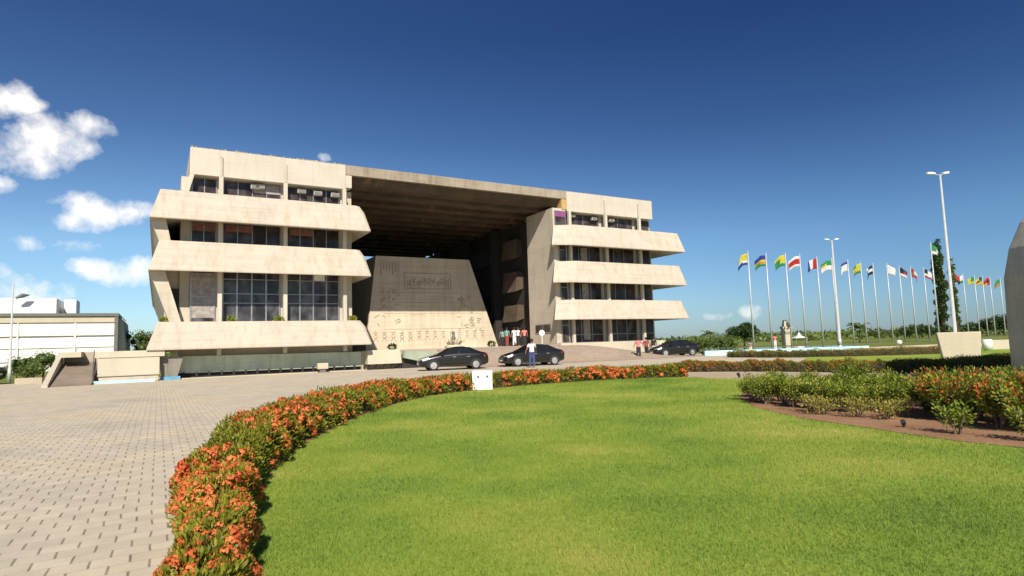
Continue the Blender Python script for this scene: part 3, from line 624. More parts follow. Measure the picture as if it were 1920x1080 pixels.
# ramp with side wall and gate
t_ = thing('access_ramp', 'sloping shaded brown access ramp with a pale side wall left of the building', 'ramp', uv(-6.6, -3.4), RZ)
MB().loft([[(.25, 0, .0), (2.0, 0, .0), (2.0, 0, .02), (.25, 0, .02)], [(.25, 5.5, 0), (2.0, 5.5, 0), (2.0, 5.5, 1.2), (.25, 5.5, 1.2)]]).build('ramp_surface', concrete('shaded_brown_ramp', (.24, .195, .15), .3, .4, 0, .2, 17), t_)  # shade lying on the ramp painted in as a darker brown
MB().loft([[(-.05, -.3, 0), (.2, -.3, 0), (.2, -.3, .12), (-.05, -.3, .12)], [(-.05, 5.6, 0), (.2, 5.6, 0), (.2, 5.6, 1.82), (-.05, 5.6, 1.82)]]).build('side_wall', m_panel, t_)
MB().box(.21, 2.6, 5.55, 5.9, 0, 1.8).build('end_wall', m_terr, t_); MB().box(.21, 1.2, 3.9, 5.54, 1.5, 1.81).build('landing_wall', m_panel, t_)
t_ = thing('wire_gate', 'dark wire mesh railing panel between the ramp and the retaining wall', 'railing', uv(-4.62, -2.2), RZ)
g_ = MB(); g_.tube([(0, 0, 0), (-.1, 2.0, 1.85), (.1, 2.2, 0)], .03, 6); g_.tube([(0, 0, 0), (0, -.05, .55), (-.1, 2.0, 1.85)], .03, 6)
for k in range(9): 
    y_ = .2+k*.2; g_.tube([(0, y_, 0), (0, y_, .45+.62*y_)], .016, 5)
for k in range(5): g_.tube([(0, .1, .1+k*.2), (0, 2.0, .2+k*.3)], .012, 5)
g_.build('mesh_frame', m_grey, t_)

# green sloping wall of the basement driveway
t_ = thing('driveway_wall', 'pale green wall sloping down beside the driveway behind the first car', 'wall', uv(13.65, -1), RZ)
MB().loft([[(0, y_, .75), (0, y_, 1.24), (4.2, y_, 1.0), (3.4, y_, .1), (2.2, y_, .25)] for y_ in (-.1, .3)]).build('wall_panel', concrete('driveway_green_concrete', (.30, .35, .26), .3, .35, 0, .15, 33), t_)
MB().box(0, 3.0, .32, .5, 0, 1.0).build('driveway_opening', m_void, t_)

# ------------------------------------------------------------------ things on the terrace
p = uv(21.2, 7.0, 1.3)
t_ = thing('garden_sculpture', 'pale spiky sculpture with a small dark figure in front of the relief wall', 'sculpture', p, RZ)
mb = MB(); mb.tube([(0, 0, 0), (0, 0, .15), (0, 0, .3)], [.75, .85, .6], 12)
for k in range(16):
    a = k*.3927; rr = random.uniform(.6, 1.1); mb.tube([(math.cos(a)*.3, math.sin(a)*.3, .2), (math.cos(a)*rr*.8, math.sin(a)*rr*.6, .6), (math.cos(a)*rr*1.2, math.sin(a)*rr, random.uniform(.5, .95))], [.14, .12, .02], 6)
mb.build('pale_blades', m_panel, t_, True)
MB().tube([(0, 0, .3), (0, 0, .9), (0, 0, 1.1), (0, 0, 1.25), (0, 0, 1.42), (0, 0, 1.5)], [.22, .2, .1, .14, .13, .03], 10).build('dark_figure', m_grey, t_, True)
def smallbush(x, label, r, h, mat):
    t = thing('low_bush', label, 'bush', x); g = np.random.default_rng(int(x[0]*10) % 97); n = 260
    q = g.normal(size=(n, 3)); q /= np.linalg.norm(q, axis=1, keepdims=True); P = q*np.array([r, r, h*.5])*g.uniform(.5, 1, (n, 1))+np.array([0, 0, h*.5])
    fastmesh('foliage', leafverts(P, q+np.array([0, 0, .4]), r*.5, r*.2), 4, mat, t, g.uniform(0, 1, n)); MB().tube([(0, 0, 0), (0, 0, h*.6)], [.04, .02], 6).build('stem', m_bark, t); return t
smallbush(uv(16.3, 9.3, 1.3), 'small dark bush at the left foot of the relief wall', .35, .5, m_tleaf)
smallbush(uv(26.2, 9.3, 1.3), 'small dark bush at the right foot of the relief wall', .35, .5, m_tleaf)
p = uv(27.3, -.3, 1.15)
p = gp(1017, 49.3, 1.02)
t_ = thing('round_sign', 'round white sign on a thin post in front of the pier wall', 'sign', p, R(10))
MB().tube([(0, 0, 0), (0, 0, 1.1)], .03, 6).build('post', m_white, t_)
MB().tube([(0, -.03, 1.3), (0, .03, 1.3)], .23, 20).build('disc', m_white, t_)

# ------------------------------------------------------------------ people
def person(loc, rz, label, shirt, trous, h=1.72, stride=.0, arms=((.25, 0), (.25, 0)), skin=None, scene_z=0, bag=None, long_=False):
    t = thing('person', label, 'person', loc, rz); s = h/1.72
    def skinmesh(name, V, E, Rd, mat, root=0, sub=1):
        me = bpy.data.meshes.new(name); me.from_pydata([(a*s, b*s, c*s) for a, b, c in V], E, []); me.materials.append(mat)
        o = bpy.data.objects.new(name, me); COL.objects.link(o); o.parent = t
        o.modifiers.new('skin', 'SKIN').use_smooth_shade = True
        if not me.skin_vertices: me.attributes  # noqa
        sm = o.modifiers.new('sub', 'SUBSURF'); sm.levels = sub; sm.render_levels = sub
        return o
    # joints (x = across, -y = forward)
    f1, f2 = -stride, stride
    def chainmesh(name, chains, mat, sides=10):      # smooth tapering limbs welded into one surface with a remesh
        mb = MB()
        for pts, rd in chains: mb.tube([(a*s, b*s, c*s) for a, b, c in pts], [r*s for r in rd], sides)
        o = mb.build(name, mat, t, True); rm = o.modifiers.new('weld', 'REMESH'); rm.mode = 'VOXEL'; rm.voxel_size = .016*s; rm.use_smooth_shade = True
        o.modifiers.new('soft', 'SMOOTH').iterations = 4
        return o
    aL, aR = arms
    def armc(sx, a):
        out, fwd = a; e = (sx*(.20+out*.25), -.03-fwd*.12, 1.16); w = (sx*(.21+out*.45), -.06-fwd*.38, .93+abs(fwd)*.12)
        return e, w
    eL, wL = armc(1, aL); eR, wR = armc(-1, aR)
    ch = [([(0, 0, .92), (0, 0, 1.1), (0, 0, 1.34), (0, .01, 1.44)], [.13, .12, .135, .07]), ([(0, .01, 1.40), (0, 0, 1.52)], [.055, .052]),
          ([(0, 0, 1.48), (0, -.01, 1.54), (0, 0, 1.62), (0, .005, 1.69), (0, .01, 1.725)], [.05, .075, .088, .072, .03]), ([(0, -.08, 1.60), (0, -.105, 1.585)], [.016, .012])]
    for sx, e, w in ((1, eL, wL), (-1, eR, wR)):
        ch.append(([(sx*.10, 0, 1.38), (sx*.18, 0, 1.38), e, w], [.06, .058, .042, .028]))
        hx, hy, hz = w; ch.append(([w, (hx, hy-.01, hz-.08)], [.028, .034]))
        for k, (dx, ln) in enumerate(((-.024, .065), (-.008, .08), (.008, .076), (.024, .06))): ch.append(([(hx, hy+dx, hz-.08), (hx-sx*.004, hy+dx, hz-.09-ln*.5), (hx-sx*.018, hy+dx, hz-.08-ln)], [.010, .0095, .008]))
        ch.append(([(hx, hy-.03, hz-.05), (hx-sx*.01, hy-.055, hz-.09)], [.011, .009]))
    for sx, fy in ((1, f1), (-1, f2)):
        ch.append(([(sx*.07, 0, .93), (sx*.09, fy*.45, .5), (sx*.10, fy, .08)], [.095, .062, .04])); ch.append(([(sx*.10, fy+.05, .05), (sx*.11, fy-.17, .035)], [.042, .034]))
    chainmesh('body', ch, skin or m_skin)
    chainmesh('shirt', [([(0, 0, .88 if long_ else .93), (0, 0, 1.1), (0, 0, 1.33), (0, .01, 1.42)], [.165, .145, .16, .10]), ([(-.16, 0, 1.36), (.16, 0, 1.36)], [.08, .08])]
              +[([(sx*.15, 0, 1.38), (sx*.19, 0, 1.36), tuple((np.array((sx*.18, 0, 1.38))*.35+np.array(e)*.65))], [.078, .075, .065]) for sx, e in ((1, eL), (-1, eR))], shirt)
    chainmesh('trousers', [([(0, 0, .84), (0, 0, .99)], [.15, .15])]+[([(sx*.075, 0, .93), (sx*.09, fy*.45, .5), (sx*.10, fy, .09)], [.115, .085, .065]) for sx, fy in ((1, f1), (-1, f2))], trous)
    MB().tube([tuple(x*s for x in q) for q in ((0, .03, 1.56), (0, .03, 1.64), (0, .02, 1.71), (0, .015, 1.75))], [.085*s, .1*s, .083*s, .02*s], 10).build('hair', m_hair, t, True)
    if bag:
        q = MB(); q.box(*[x*s for x in bag[0]]); bevel(q.build('bag', bag[1], t), .03)
    return t
c_white = plain('white_cloth', (.72, .70, .76), .85, var=.08); c_jean = plain('blue_denim', (.05, .07, .17), .9); c_pink = plain('pink_cloth', (.70, .20, .20), .85)
c_blk = plain('dark_cloth', (.03, .028, .03), .9); c_cream = plain('cream_cloth', (.66, .60, .42), .85); c_teal = plain('teal_cloth', (.16, .33, .30), .85); c_red = plain('maroon_cloth', (.28, .06, .05), .85)
person(gp(998, 38.6), R(200), 'person in a white shirt and dark jeans holding white papers before the second car', c_white, c_jean, 1.78, .12, ((.3, .2), (.5, .9)))
person(gp(1198, 50.5), R(185), 'person in a pink shirt and dark trousers walking beside the third car', c_pink, c_blk, 1.74, .08, ((.3, .3), (.9, .8)))
person(gp(1213, 53), R(150), 'person in dark clothes behind the person in pink', c_red, c_blk, 1.72, .05)
person(gp(1227, 56), R(190), 'person in black with cream trousers behind the third car bonnet', c_blk, c_cream, 1.75, .05)
person(gp(1239, 57), R(160), 'person in a cream top bending an arm behind the third car', c_cream, c_blk, 1.62, .05, ((.6, .8), (.5, .5)))
for i, (u, v, sh, tr, lb, hh) in enumerate(((26.6, 12.5, c_teal, c_blk, 'person in a teal top at the left of the group under the portico', 1.65), (27.0, 11.6, c_teal, c_red, 'person in a teal top and maroon trousers under the portico', 1.72),
        (27.25, 10.2, c_white, c_white, 'person dressed all in white under the portico', 1.74), (27.6, 9.0, c_white, c_blk, 'person in a white top and black trousers under the portico', 1.7), (28.0, 7.6, c_pink, c_blk, 'person in pink at the right of the group under the portico', 1.68))):
    person(gp((943, 951, 965, 972, 984)[i], (58.6, 56.6, 57.2, 55.4, 55.9)[i], 1.3), R((200, 150, 215, 120, 190)[i]), lb, sh, tr, hh, .04)

# ------------------------------------------------------------------ cars
def make_car(label):
    t = thing('parked_car', label, 'car', (0, 0, 0), 0, 'black sedans in front of the building')
    #    x     zb   hw   zbelt ztop  htop
    st = [(2.23, .34, .50, .52, .60, .40), (2.17, .24, .68, .60, .68, .55), (2.0, .20, .79, .70, .78, .62), (1.6, .19, .84, .80, .88, .66), (1.12, .19, .86, .90, .98, .64), (.78, .19, .86, .93, 1.14, .61), (.28, .19, .86, .95, 1.41, .55),
          (-.35, .19, .86, .97, 1.47, .56), (-.95, .19, .86, .98, 1.43, .55), (-1.35, .19, .855, .99, 1.25, .58), (-1.68, .20, .85, 1.0, 1.10, .63), (-2.0, .24, .80, .98, 1.06, .62), (-2.17, .30, .72, .85, .96, .56), (-2.22, .38, .60, .70, .80, .45)]
    rings = []
    for (x, zb, hw, zl, ztp, ht) in st:
        half = [(hw*.80, zb), (hw*.97, zb+.08), (hw, (zb+zl)/2), (hw*.985, zl-.05), (hw*.955, zl), ((hw*.955*.12+ht*.88), zl+(ztp-zl)*.86), (ht*.86, ztp-.012), (ht*.4, ztp)]
        rings.append([(x, -a, b) for a, b in half]+[(x, a, b) for a, b in half[::-1]])
    o = MB().loft(rings).build('body', m_car, t, True); sb = o.modifiers.new('sub', 'SUBSURF'); sb.levels = 1; sb.render_levels = 1
    def P(x, side, k):           # a point on the greenhouse side: k=0 belt, 1 roof edge
        xs = [s[0] for s in st][::-1]; g = lambda i: float(np.interp(x, xs, [s[i] for s in st][::-1])); hw, zl, zt, ht = g(2), g(3), g(4), g(5)
        y0, z0 = hw*.955, zl; y1, z1 = hw*.955*.12+ht*.88, zl+(zt-zl)*.86; return (x, side*(y0+(y1-y0)*k+.012), z0+(z1-z0)*k+.004)
    for sd_ in (-1, 1):
        for xa0, xa1, xb0, xb1 in ((.93, .30, -.22, -.22), (-.30, -.30, -1.12, -.98), (-1.18, -1.05, -1.45, -1.32)):
            q = MB(); n = 4; A = []; Bq = []
            for i in range(n+1):
                A.append(P(xa0+(xb0-xa0)*i/n, sd_, .10)); Bq.append(P(xa1+(xb1-xa1)*i/n, sd_, .9))
            q.add(A+Bq, [(i, i+1, n+2+i, n+1+i) for i in range(n)]); q.build('side_window', m_cglass, t)
        q = MB(); q.tube([(.85, sd_*.86, .98), (.80, sd_*.99, 1.0)], [.06, .07], 8); q.build('mirror', m_car, t, True)
        for x_ in (.05, -.85): MB().box(x_-.09, x_+.09, sd_*.862-.012, sd_*.862+.012, .80, .83).build('door_handle', m_rim, t)
        MB().box(-1.0, 1.0, sd_*.868-.006, sd_*.868+.006, .30, .33).build('side_trim', m_blk, t)
        q = MB(); q.loft([[(2.16, sd_*.40, .56), (2.19, sd_*.40, .68), (2.05, sd_*.72, .74), (2.02, sd_*.76, .60)], [(1.75, sd_*.50, .62), (1.68, sd_*.55, .86), (1.62, sd_*.80, .84), (1.70, sd_*.83, .68)]]); bevel(q.build('headlight', m_lamp, t), .015)
        q = MB(); q.loft([[(-2.21, sd_*.42, .74), (-2.19, sd_*.42, .90), (-2.12, sd_*.70, .90), (-2.15, sd_*.70, .74)], [(-1.95, sd_*.5, .78), (-1.95, sd_*.5, .93), (-1.85, sd_*.835, .93), (-1.86, sd_*.84, .78)]]); bevel(q.build('tail_light', m_tail, t), .015)
        for x_ in (1.36, -1.32):
            a = MB(); n = 20; pts = [(x_+.385*math.cos(math.pi*k/n-.25*(1-2*k/n)), .30+.385*math.sin(math.pi*k/n-.25*(1-2*k/n))) for k in range(n+1)]
            a.loft([[(px, sd_*.80, pz) for px, pz in pts], [(px, sd_*.871, pz) for px, pz in pts]]); a.build('wheel_arch', m_blk, t)
            w = MB().tube([(x_, sd_*.70, .315), (x_, sd_*.715, .315), (x_, sd_*.87, .315), (x_, sd_*.885, .315)], [.29, .315, .315, .29], 24).build('wheel', m_blk, t, True)
            r_ = MB(); r_.tube([(x_, sd_*.86, .315), (x_, sd_*.892, .315)], [.215, .205], 20)
            for k in range(7):
                a_ = k*2*math.pi/7; r_.tube([(x_, sd_*.895, .315), (x_+.2*math.cos(a_), sd_*.892, .315+.2*math.sin(a_))], [.03, .02], 5)
            r_.build('rim', m_rim, w)
    def top_panel(name, s0, s1, mat, wk):
        q = MB(); rows = []
        for x in np.linspace(s0, s1, 5):
            xs = [s[0] for s in st][::-1]; g = lambda i: float(np.interp(x, xs, [s[i] for s in st][::-1])); ht, zt = g(5), g(4); e = .018
            rows.append([(x, ht*k*wk, zt+e-.02*abs(k)**3) for k in (-1, -.6, -.2, .2, .6, 1)])
        vs = [p for r in rows for p in r]; q.add(vs, [(i*6+j, i*6+j+1, (i+1)*6+j+1, (i+1)*6+j) for i in range(4) for j in range(5)]); q.build(name, mat, t, True)
    top_panel('windscreen', 1.04, .36, m_cglass, .9); top_panel('rear_window', -1.05, -1.6, m_cglass, .86)
    MB().box(2.17, 2.235, -.36, .36, .50, .58).build('grille', m_grey, t); MB().box(2.10, 2.22, -.5, .5, .28, .36).build('lower_intake', m_blk, t)
    MB().box(2.228, 2.245, -.2, .2, .38, .46).build('number_plate', m_white, t); MB().box(-2.235, -2.218, -.2, .2, .55, .66).build('number_plate', m_white, t)
    return t
car = make_car('black sedan nearest the green driveway wall, parked leftmost of the three')
car.location = gp(849, 39.3); car.rotation_euler = (0, 0, R(180+17))
for px, Y, a, lb in ((997, 42.0, 22, 'black sedan behind the person in the white shirt, middle of the three'), (1264, 54.0, 18, 'black sedan parked rightmost, beside the person in pink and near the aqua pool rim')):
    c = copy_tree(car); c.location = gp(px, Y, .0); c.rotation_euler = (0, 0, R(180+a)); c['label'] = lb
# tail of a dark car at the far left edge
t_ = copy_tree(car); t_.location = gp(-78, 37.5); t_.rotation_euler = (0, 0, R(190)); t_['label'] = 'dark car at the left edge by the lamp post, only one end in view'

# ------------------------------------------------------------------ poles, flags, lamps
def lamp_post(px, Y, H, heads, r, label, rz=0):
    p = gp(px, Y); t = thing('street_lamp', label, 'street lamp', p, rz)
    MB().tube([(0, 0, 0), (0, 0, .9), (0, 0, .91), (0, 0, H)], [r*1.25, r*1.25, r, r*.5], 12).build('pole', m_pole, t, True)
    for a in heads:
        q = MB(); q.tube([(0, 0, H-.05), (math.cos(a)*.35, math.sin(a)*.35, H+.05)], .045, 6); q.build('arm', m_steel, t)
        c, s_ = math.cos(a), math.sin(a); L = .85; b = []
        for x, w, z0, z1 in ((.3, .10, 0, .10), (.55, .2, -.03, .15), (L, .19, -.02, .14), (L+.12, .1, .02, .1)):
            b.append([(c*x-s_*k*w, s_*x+c*k*w, H+.03+zz+x*.12) for k, zz in ((-1, z0), (1, z0), (1, z1), (-1, z1))])
        q = MB(); q.loft(b); o = bevel(q.build('lamp_head', m_white, t), .02)
    return t
lamp_post(1794, 48.7, 14.1, (0.35, 2.8), .14, 'tallest white lamp post with two heads rising behind the pale block')
lamp_post(1575, 82, 14.1, (0.1, 3.0), .19, 'tall white lamp post with two heads standing among the flagpoles')
lamp_post(17, 40.5, 6.6, (), .085, 'slim pale lamp post at the left edge before the white building')

FL = {'y': (.62, .55, .05), 'b': (.03, .06, .28), 'w': (.74, .74, .74), 'g': (.04, .28, .10), 'r': (.50, .03, .03), 'o': (.62, .28, .04), 'k': (.03, .03, .05), 'l': (.10, .22, .5)}
FM = {k: leafmat('flag_cloth_'+n, [c, c], .35) for (k, c), n in zip(FL.items(), ('yellow', 'blue', 'white', 'green', 'red', 'orange', 'black', 'light_blue'))}
def pole_thing(p, H, label):
    t = thing('flagpole', label, 'flagpole', p, 0, 'white flagpoles in a row'); 
    MB().tube([(0, 0, 0), (0, 0, H*.5), (0, 0, H)], [.115, .095, .06], 8).build('shaft', m_pole, t, True); MB().tube([(0, 0, H), (0, 0, H+.06), (0, 0, H+.14), (0, 0, H+.18)], [.05, .09, .08, .02], 8).build('finial', m_steel, t, True); return t
def flag(p, H, code, dirx, droop, label, rot=0):
    """code: rows of letters from top; each row may hold several letters from hoist to fly"""
    rows = code.split('/'); ny = len(rows); L = 1.9; Hh = 1.4; nx = 12; sy = 2
    mb = MB(); mats = []; fm = []
    keys = sorted(set(code.replace('/', ''))); gx = []; ph = random.uniform(0, 6)
    for j in range(ny*sy+1):
        for i in range(nx+1):
            a = i/nx; b = j/(ny*sy); x = L*.92*a*(1-.5*droop*a); z = -Hh*b*(1-.25*a*droop)-(droop+.25)*1.3*a*a+.1*math.sin(a*5+ph)*a; yv = .16*math.sin(a*8+ph+b*1.5)*a**.4
            x_ = dirx*x; mb.v.append((x_*math.cos(rot)-yv*math.sin(rot), x_*math.sin(rot)+yv*math.cos(rot), z))
    for j in range(ny*sy):
        for i in range(nx):
            mb.f.append((j*(nx+1)+i, j*(nx+1)+i+1, (j+1)*(nx+1)+i+1, (j+1)*(nx+1)+i)); r_ = rows[j//sy]; fm.append(keys.index(r_[min(len(r_)-1, int(i/nx*len(r_)))]))
    me = bpy.data.meshes.new('flag'); me.from_pydata(mb.v, [], mb.f); me.polygons.foreach_set('material_index', fm); me.polygons.foreach_set('use_smooth', [True]*len(fm))
    for k in keys: me.materials.append(FM[k])
    o = bpy.data.objects.new('flag', me); COL.objects.link(o); o.location = (p[0]+dirx*.1, p[1], H-.15); sm = o.modifiers.new('thick', 'SOLIDIFY'); sm.thickness = .01
    tag(o, label, 'flag')
    return o
fl = [(1414, 76, 'y/y/yw/wb/b', -1, .55, 'yellow and blue flag'), (1448, 78, 'b/b/yo/og/g', -1, .3, 'blue, yellow and green flag'), (1485, 78.5, 'y/yg/yg/g', -1, .35, 'yellow flag with green edge'),
      (1512, 80, 'w/r/r/w', -1, .25, 'red flag with white bands'), (1544, 83, 'rwb/rwb/rwb', -1, .35, 'red, white and blue flag'), (1572, 85.5, 'g/gy/w/w', -1, .2, 'green over white flag'),
      (1602, 87.7, 'b/w/w/w', -1, .6, 'white flag with blue top band'), (1626, 91, 'yg/y/yo/g', -1, .5, 'pale yellow and green flag'), (1649, 93.6, 'kw/wb/kb', -1, .7, 'navy flag with white patches'),
      (1675, 94, 'w/w/w', 1, .45, 'plain white flag'), (1698, 98, 'k/kr/w', 1, .6, 'navy over white flag'), (1719, 100, 'rw/rw/gr/r', 1, .9, 'drooping red and white flag'), (1744, 102, 'kw/kw/w/r', 1, .5, 'navy, white and red flag'),
      (1762, 84, 'g/gw/wg', 1, .9, 'highest green and white flag beside the dark column tree'), (1781, 108, 'wb/b/w/l', -1, .3, 'blue flag with white bands'), (1795, 110, 'r/r/rk', 1, .3, 'red flag with dark corner'),
      (1817, 116, 'wo/wg/gk', -1, .6, 'white, orange and green flag'), (1838, 119, 'gy/gy/y', -1, .3, 'green and yellow flag'), (1853, 121, 'ky/gr/y', -1, .3, 'dark and yellow flag'), (1867, 123, 'r/kr/ry', -1, .3, 'dark red flag'), (1886, 127, 'g/g/o', -1, .5, 'green flag beside the monument')]
for px, Y, code, dx, dr, lb in fl:
    px2 = px-.0; p = gp(px2, Y); Hh = 13.6 if 'highest' in lb else 12.0
    pole_thing(p, Hh, 'white flagpole flying the '+lb); flag(p, Hh, code, dx, dr, lb+' flying on its pole', R(12))

# ------------------------------------------------------------------ items on the right
t_ = thing('concrete_block', 'large pale speckled concrete block tapering down, in front of the tall lamp post', 'block', gp(1803, 30.2), R(-22))
o = MB().loft([[(-.74, -.12, 0), (.76, -.12, 0), (.76, .3, 0), (-.74, .3, 0)], [(-.95, -.12, 1.42), (.88, -.12, 1.42), (.88, .3, 1.42), (-.95, .3, 1.42)]]).build('block_body', m_panel, t_); bevel(o, .04)
t_ = thing('white_drum', 'white drum shaped bin on the grass near the monument', 'bin', gp(1852, 44))
MB().tube([(0, 0, 0), (0, 0, .1), (0, 0, .11), (0, 0, .78), (0, 0, .8)], [.2, .2, .31, .31, .27], 16).build('drum', m_white, t_, True)
t_ = thing('white_globe', 'small white globe lamp on the grass by the flagpoles', 'globe lamp', gp(1687, 62))
MB().tube([(0, 0, 0), (0, 0, .3)], .06, 8).build('stem', m_grey, t_); MB().tube([(0, 0, .28), (0, 0, .36), (0, 0, .5), (0, 0, .64), (0, 0, .72)], [.08, .2, .26, .2, .06], 14).build('globe', m_white, t_, True)
t_ = thing('low_wall', 'low tan wall beside the monument behind the grass', 'wall', gp(1885, 46), R(-10)); bevel(MB().box(-.9, 2.5, 0, .3, 0, .7).build('wall_body', m_panel, t_), .02)
t_ = thing('electric_box', 'white square box with two small dark slots at the lawn edge before the hedge', 'utility box', gp(905, 20.45), R(2))
bevel(MB().box(-.33, .33, -.15, .15, .03, .66).build('housing', m_white, t_), .012); MB().box(-.28, .28, -.12, .12, 0, .03).build('foot', m_grey, t_)
for k in (-.13, .17): MB().box(k-.04, k+.03, -.158, -.151, .43, .50).build('slot', m_grey, t_)
t_ = thing('garden_spotlight', 'small dark spotlight on the edge of the lawn by the gravel path', 'spotlight', gp(1386, 22.6, .01)); MB().tube([(0, 0, 0), (0, 0, .1), (-.05, -.03, .17)], [.02, .05, .06], 8).build('lamp_body', m_blk, t_)
t_ = thing('garden_spotlight', 'small dark spotlight on the reddish soil of the bed', 'spotlight', (6.05, 9.75, .02)); MB().tube([(0, 0, 0), (0, 0, .06), (-.03, -.03, .1)], [.015, .035, .04], 8).build('lamp_body', m_blk, t_)
# aqua pool rim across the road
a, b, c = Vector((16.2, 52.4, 0)), Vector((24, 52.2, 0)), Vector((30.5, 53, 0))
t_ = thing('pool_rim', 'long aqua painted pool rim across the road before the flagpoles', 'pool rim', a)
mb = MB(); pr = [(0, 0), (0, .42), (.35, .42), (.35, 0)]
mb.loft([[(q.x-a.x, q.y-a.y+y_, z_) for y_, z_ in pr] for q in (a, b, c)]); mb.build('rim_wall', m_aqua, t_)
t_ = thing('low_kerb', 'low pale kerb wall continuing from the aqua pool rim', 'kerb', c); mb = MB(); mb.loft([[(q[0], q[1]+y_, z_) for y_, z_ in ((0, 0), (0, .3), (.3, .3), (.3, 0))] for q in ((0.02, 0), (20, 7.5))]); mb.build('kerb_wall', m_terr, t_)
struct(MB().add([(16.4, 52.8, .32), (24, 53, .32), (30, 53.6, .32), (36, 66, .32), (20, 66, .32)], [(0, 1, 2, 3, 4)]).build('water', plain('pool_water', (.05, .14, .17), .05)))
# monument
t_ = thing('monument', 'tall leaning grey concrete monument at the right edge of the lawn', 'monument', (13.62, 13, 0))
sec = []
for z, yf, x0 in ((0, 4.0, 0), (1.6, 4.0, 0), (2.9, 3.95, .0), (3.7, 3.85, .14), (4.4, 3.7, .4), (5.0, 3.5, .8), (6.2, 3.5, 1.3), (8, 3.3, 2.0), (11, 3, 2.7), (14.5, 2.4, 3.2)):
    sec.append([(x0, -3+z*.2, z), (7.6, -3+z*.2, z), (8.0, yf*.9, z), (x0+.35, yf+.2, z), (x0, yf, z)])
o = MB().loft(sec).build('monument_shell', m_mon, t_); bevel(o, .05)

# ------------------------------------------------------------------ white building on the left
W = thing('office_building', 'long white building with grey roof edge and finned side wall on the left', 'building', uv(0, 40), RZ)
MB().box(-34, -5.75, 0, 18, 0, 6.2).build('wall', m_wwall, W)
MB().box(-34, -5.5, -.3, 18, 6.02, 6.36).build('roof_edge', m_grey, W)
for z0, z1, mt in ((5.35, 5.95, m_panel), (3.75, 3.86, m_grey), (2.6, 3.65, m_white), (5.24, 5.34, m_grey), (1.1, 1.2, m_grey), (0.1, 1.05, m_white), (3.9, 5.2, m_wwall)):
    MB().box(-33.9, -5.9, -.06 if mt is m_grey else -.12, -.001, z0, z1).build('facade_band', mt, W)
for u in (-29, -20, -14.6, -9.6): MB().box(u, u+.15, -.2, -.13, 0, 5.3).build('mullion', m_wwall, W)
MB().box(-5.9, -5.55, -.25, .3, 0, 6.0).build('corner_post', m_grey, W)
for k in range(5):
    v = 2+k*3.3; o = MB().loft([[(-5.74, v, 0), (-4.6, v, 0), (-4.6, v+.5, 0), (-5.74, v+.5, 0)], [(-5.74, v, 5.9), (-5.2, v, 5.9), (-5.2, v+.5, 5.9), (-5.74, v+.5, 5.9)]]).build('side_fin', m_wwall, W)
    MB().box(-5.74, -5.70, v+.6, v+3.2, .3, 5.2).build('side_window', m_glass, W)
MB().box(-32, -11.9, 5, 12, 6.37, 8.4).build('roof_house', m_white, W); MB().box(-11.5, -10.3, 8, 12, 6.37, 8.5).build('roof_tank', m_white, W)
MB().tube([(-15.5, 4, 8.3), (-14.9, 4, 8.6), (-14.3, 4.2, 8.7)], [.1, .25, .05], 8).build('roof_dish', m_grey, W)

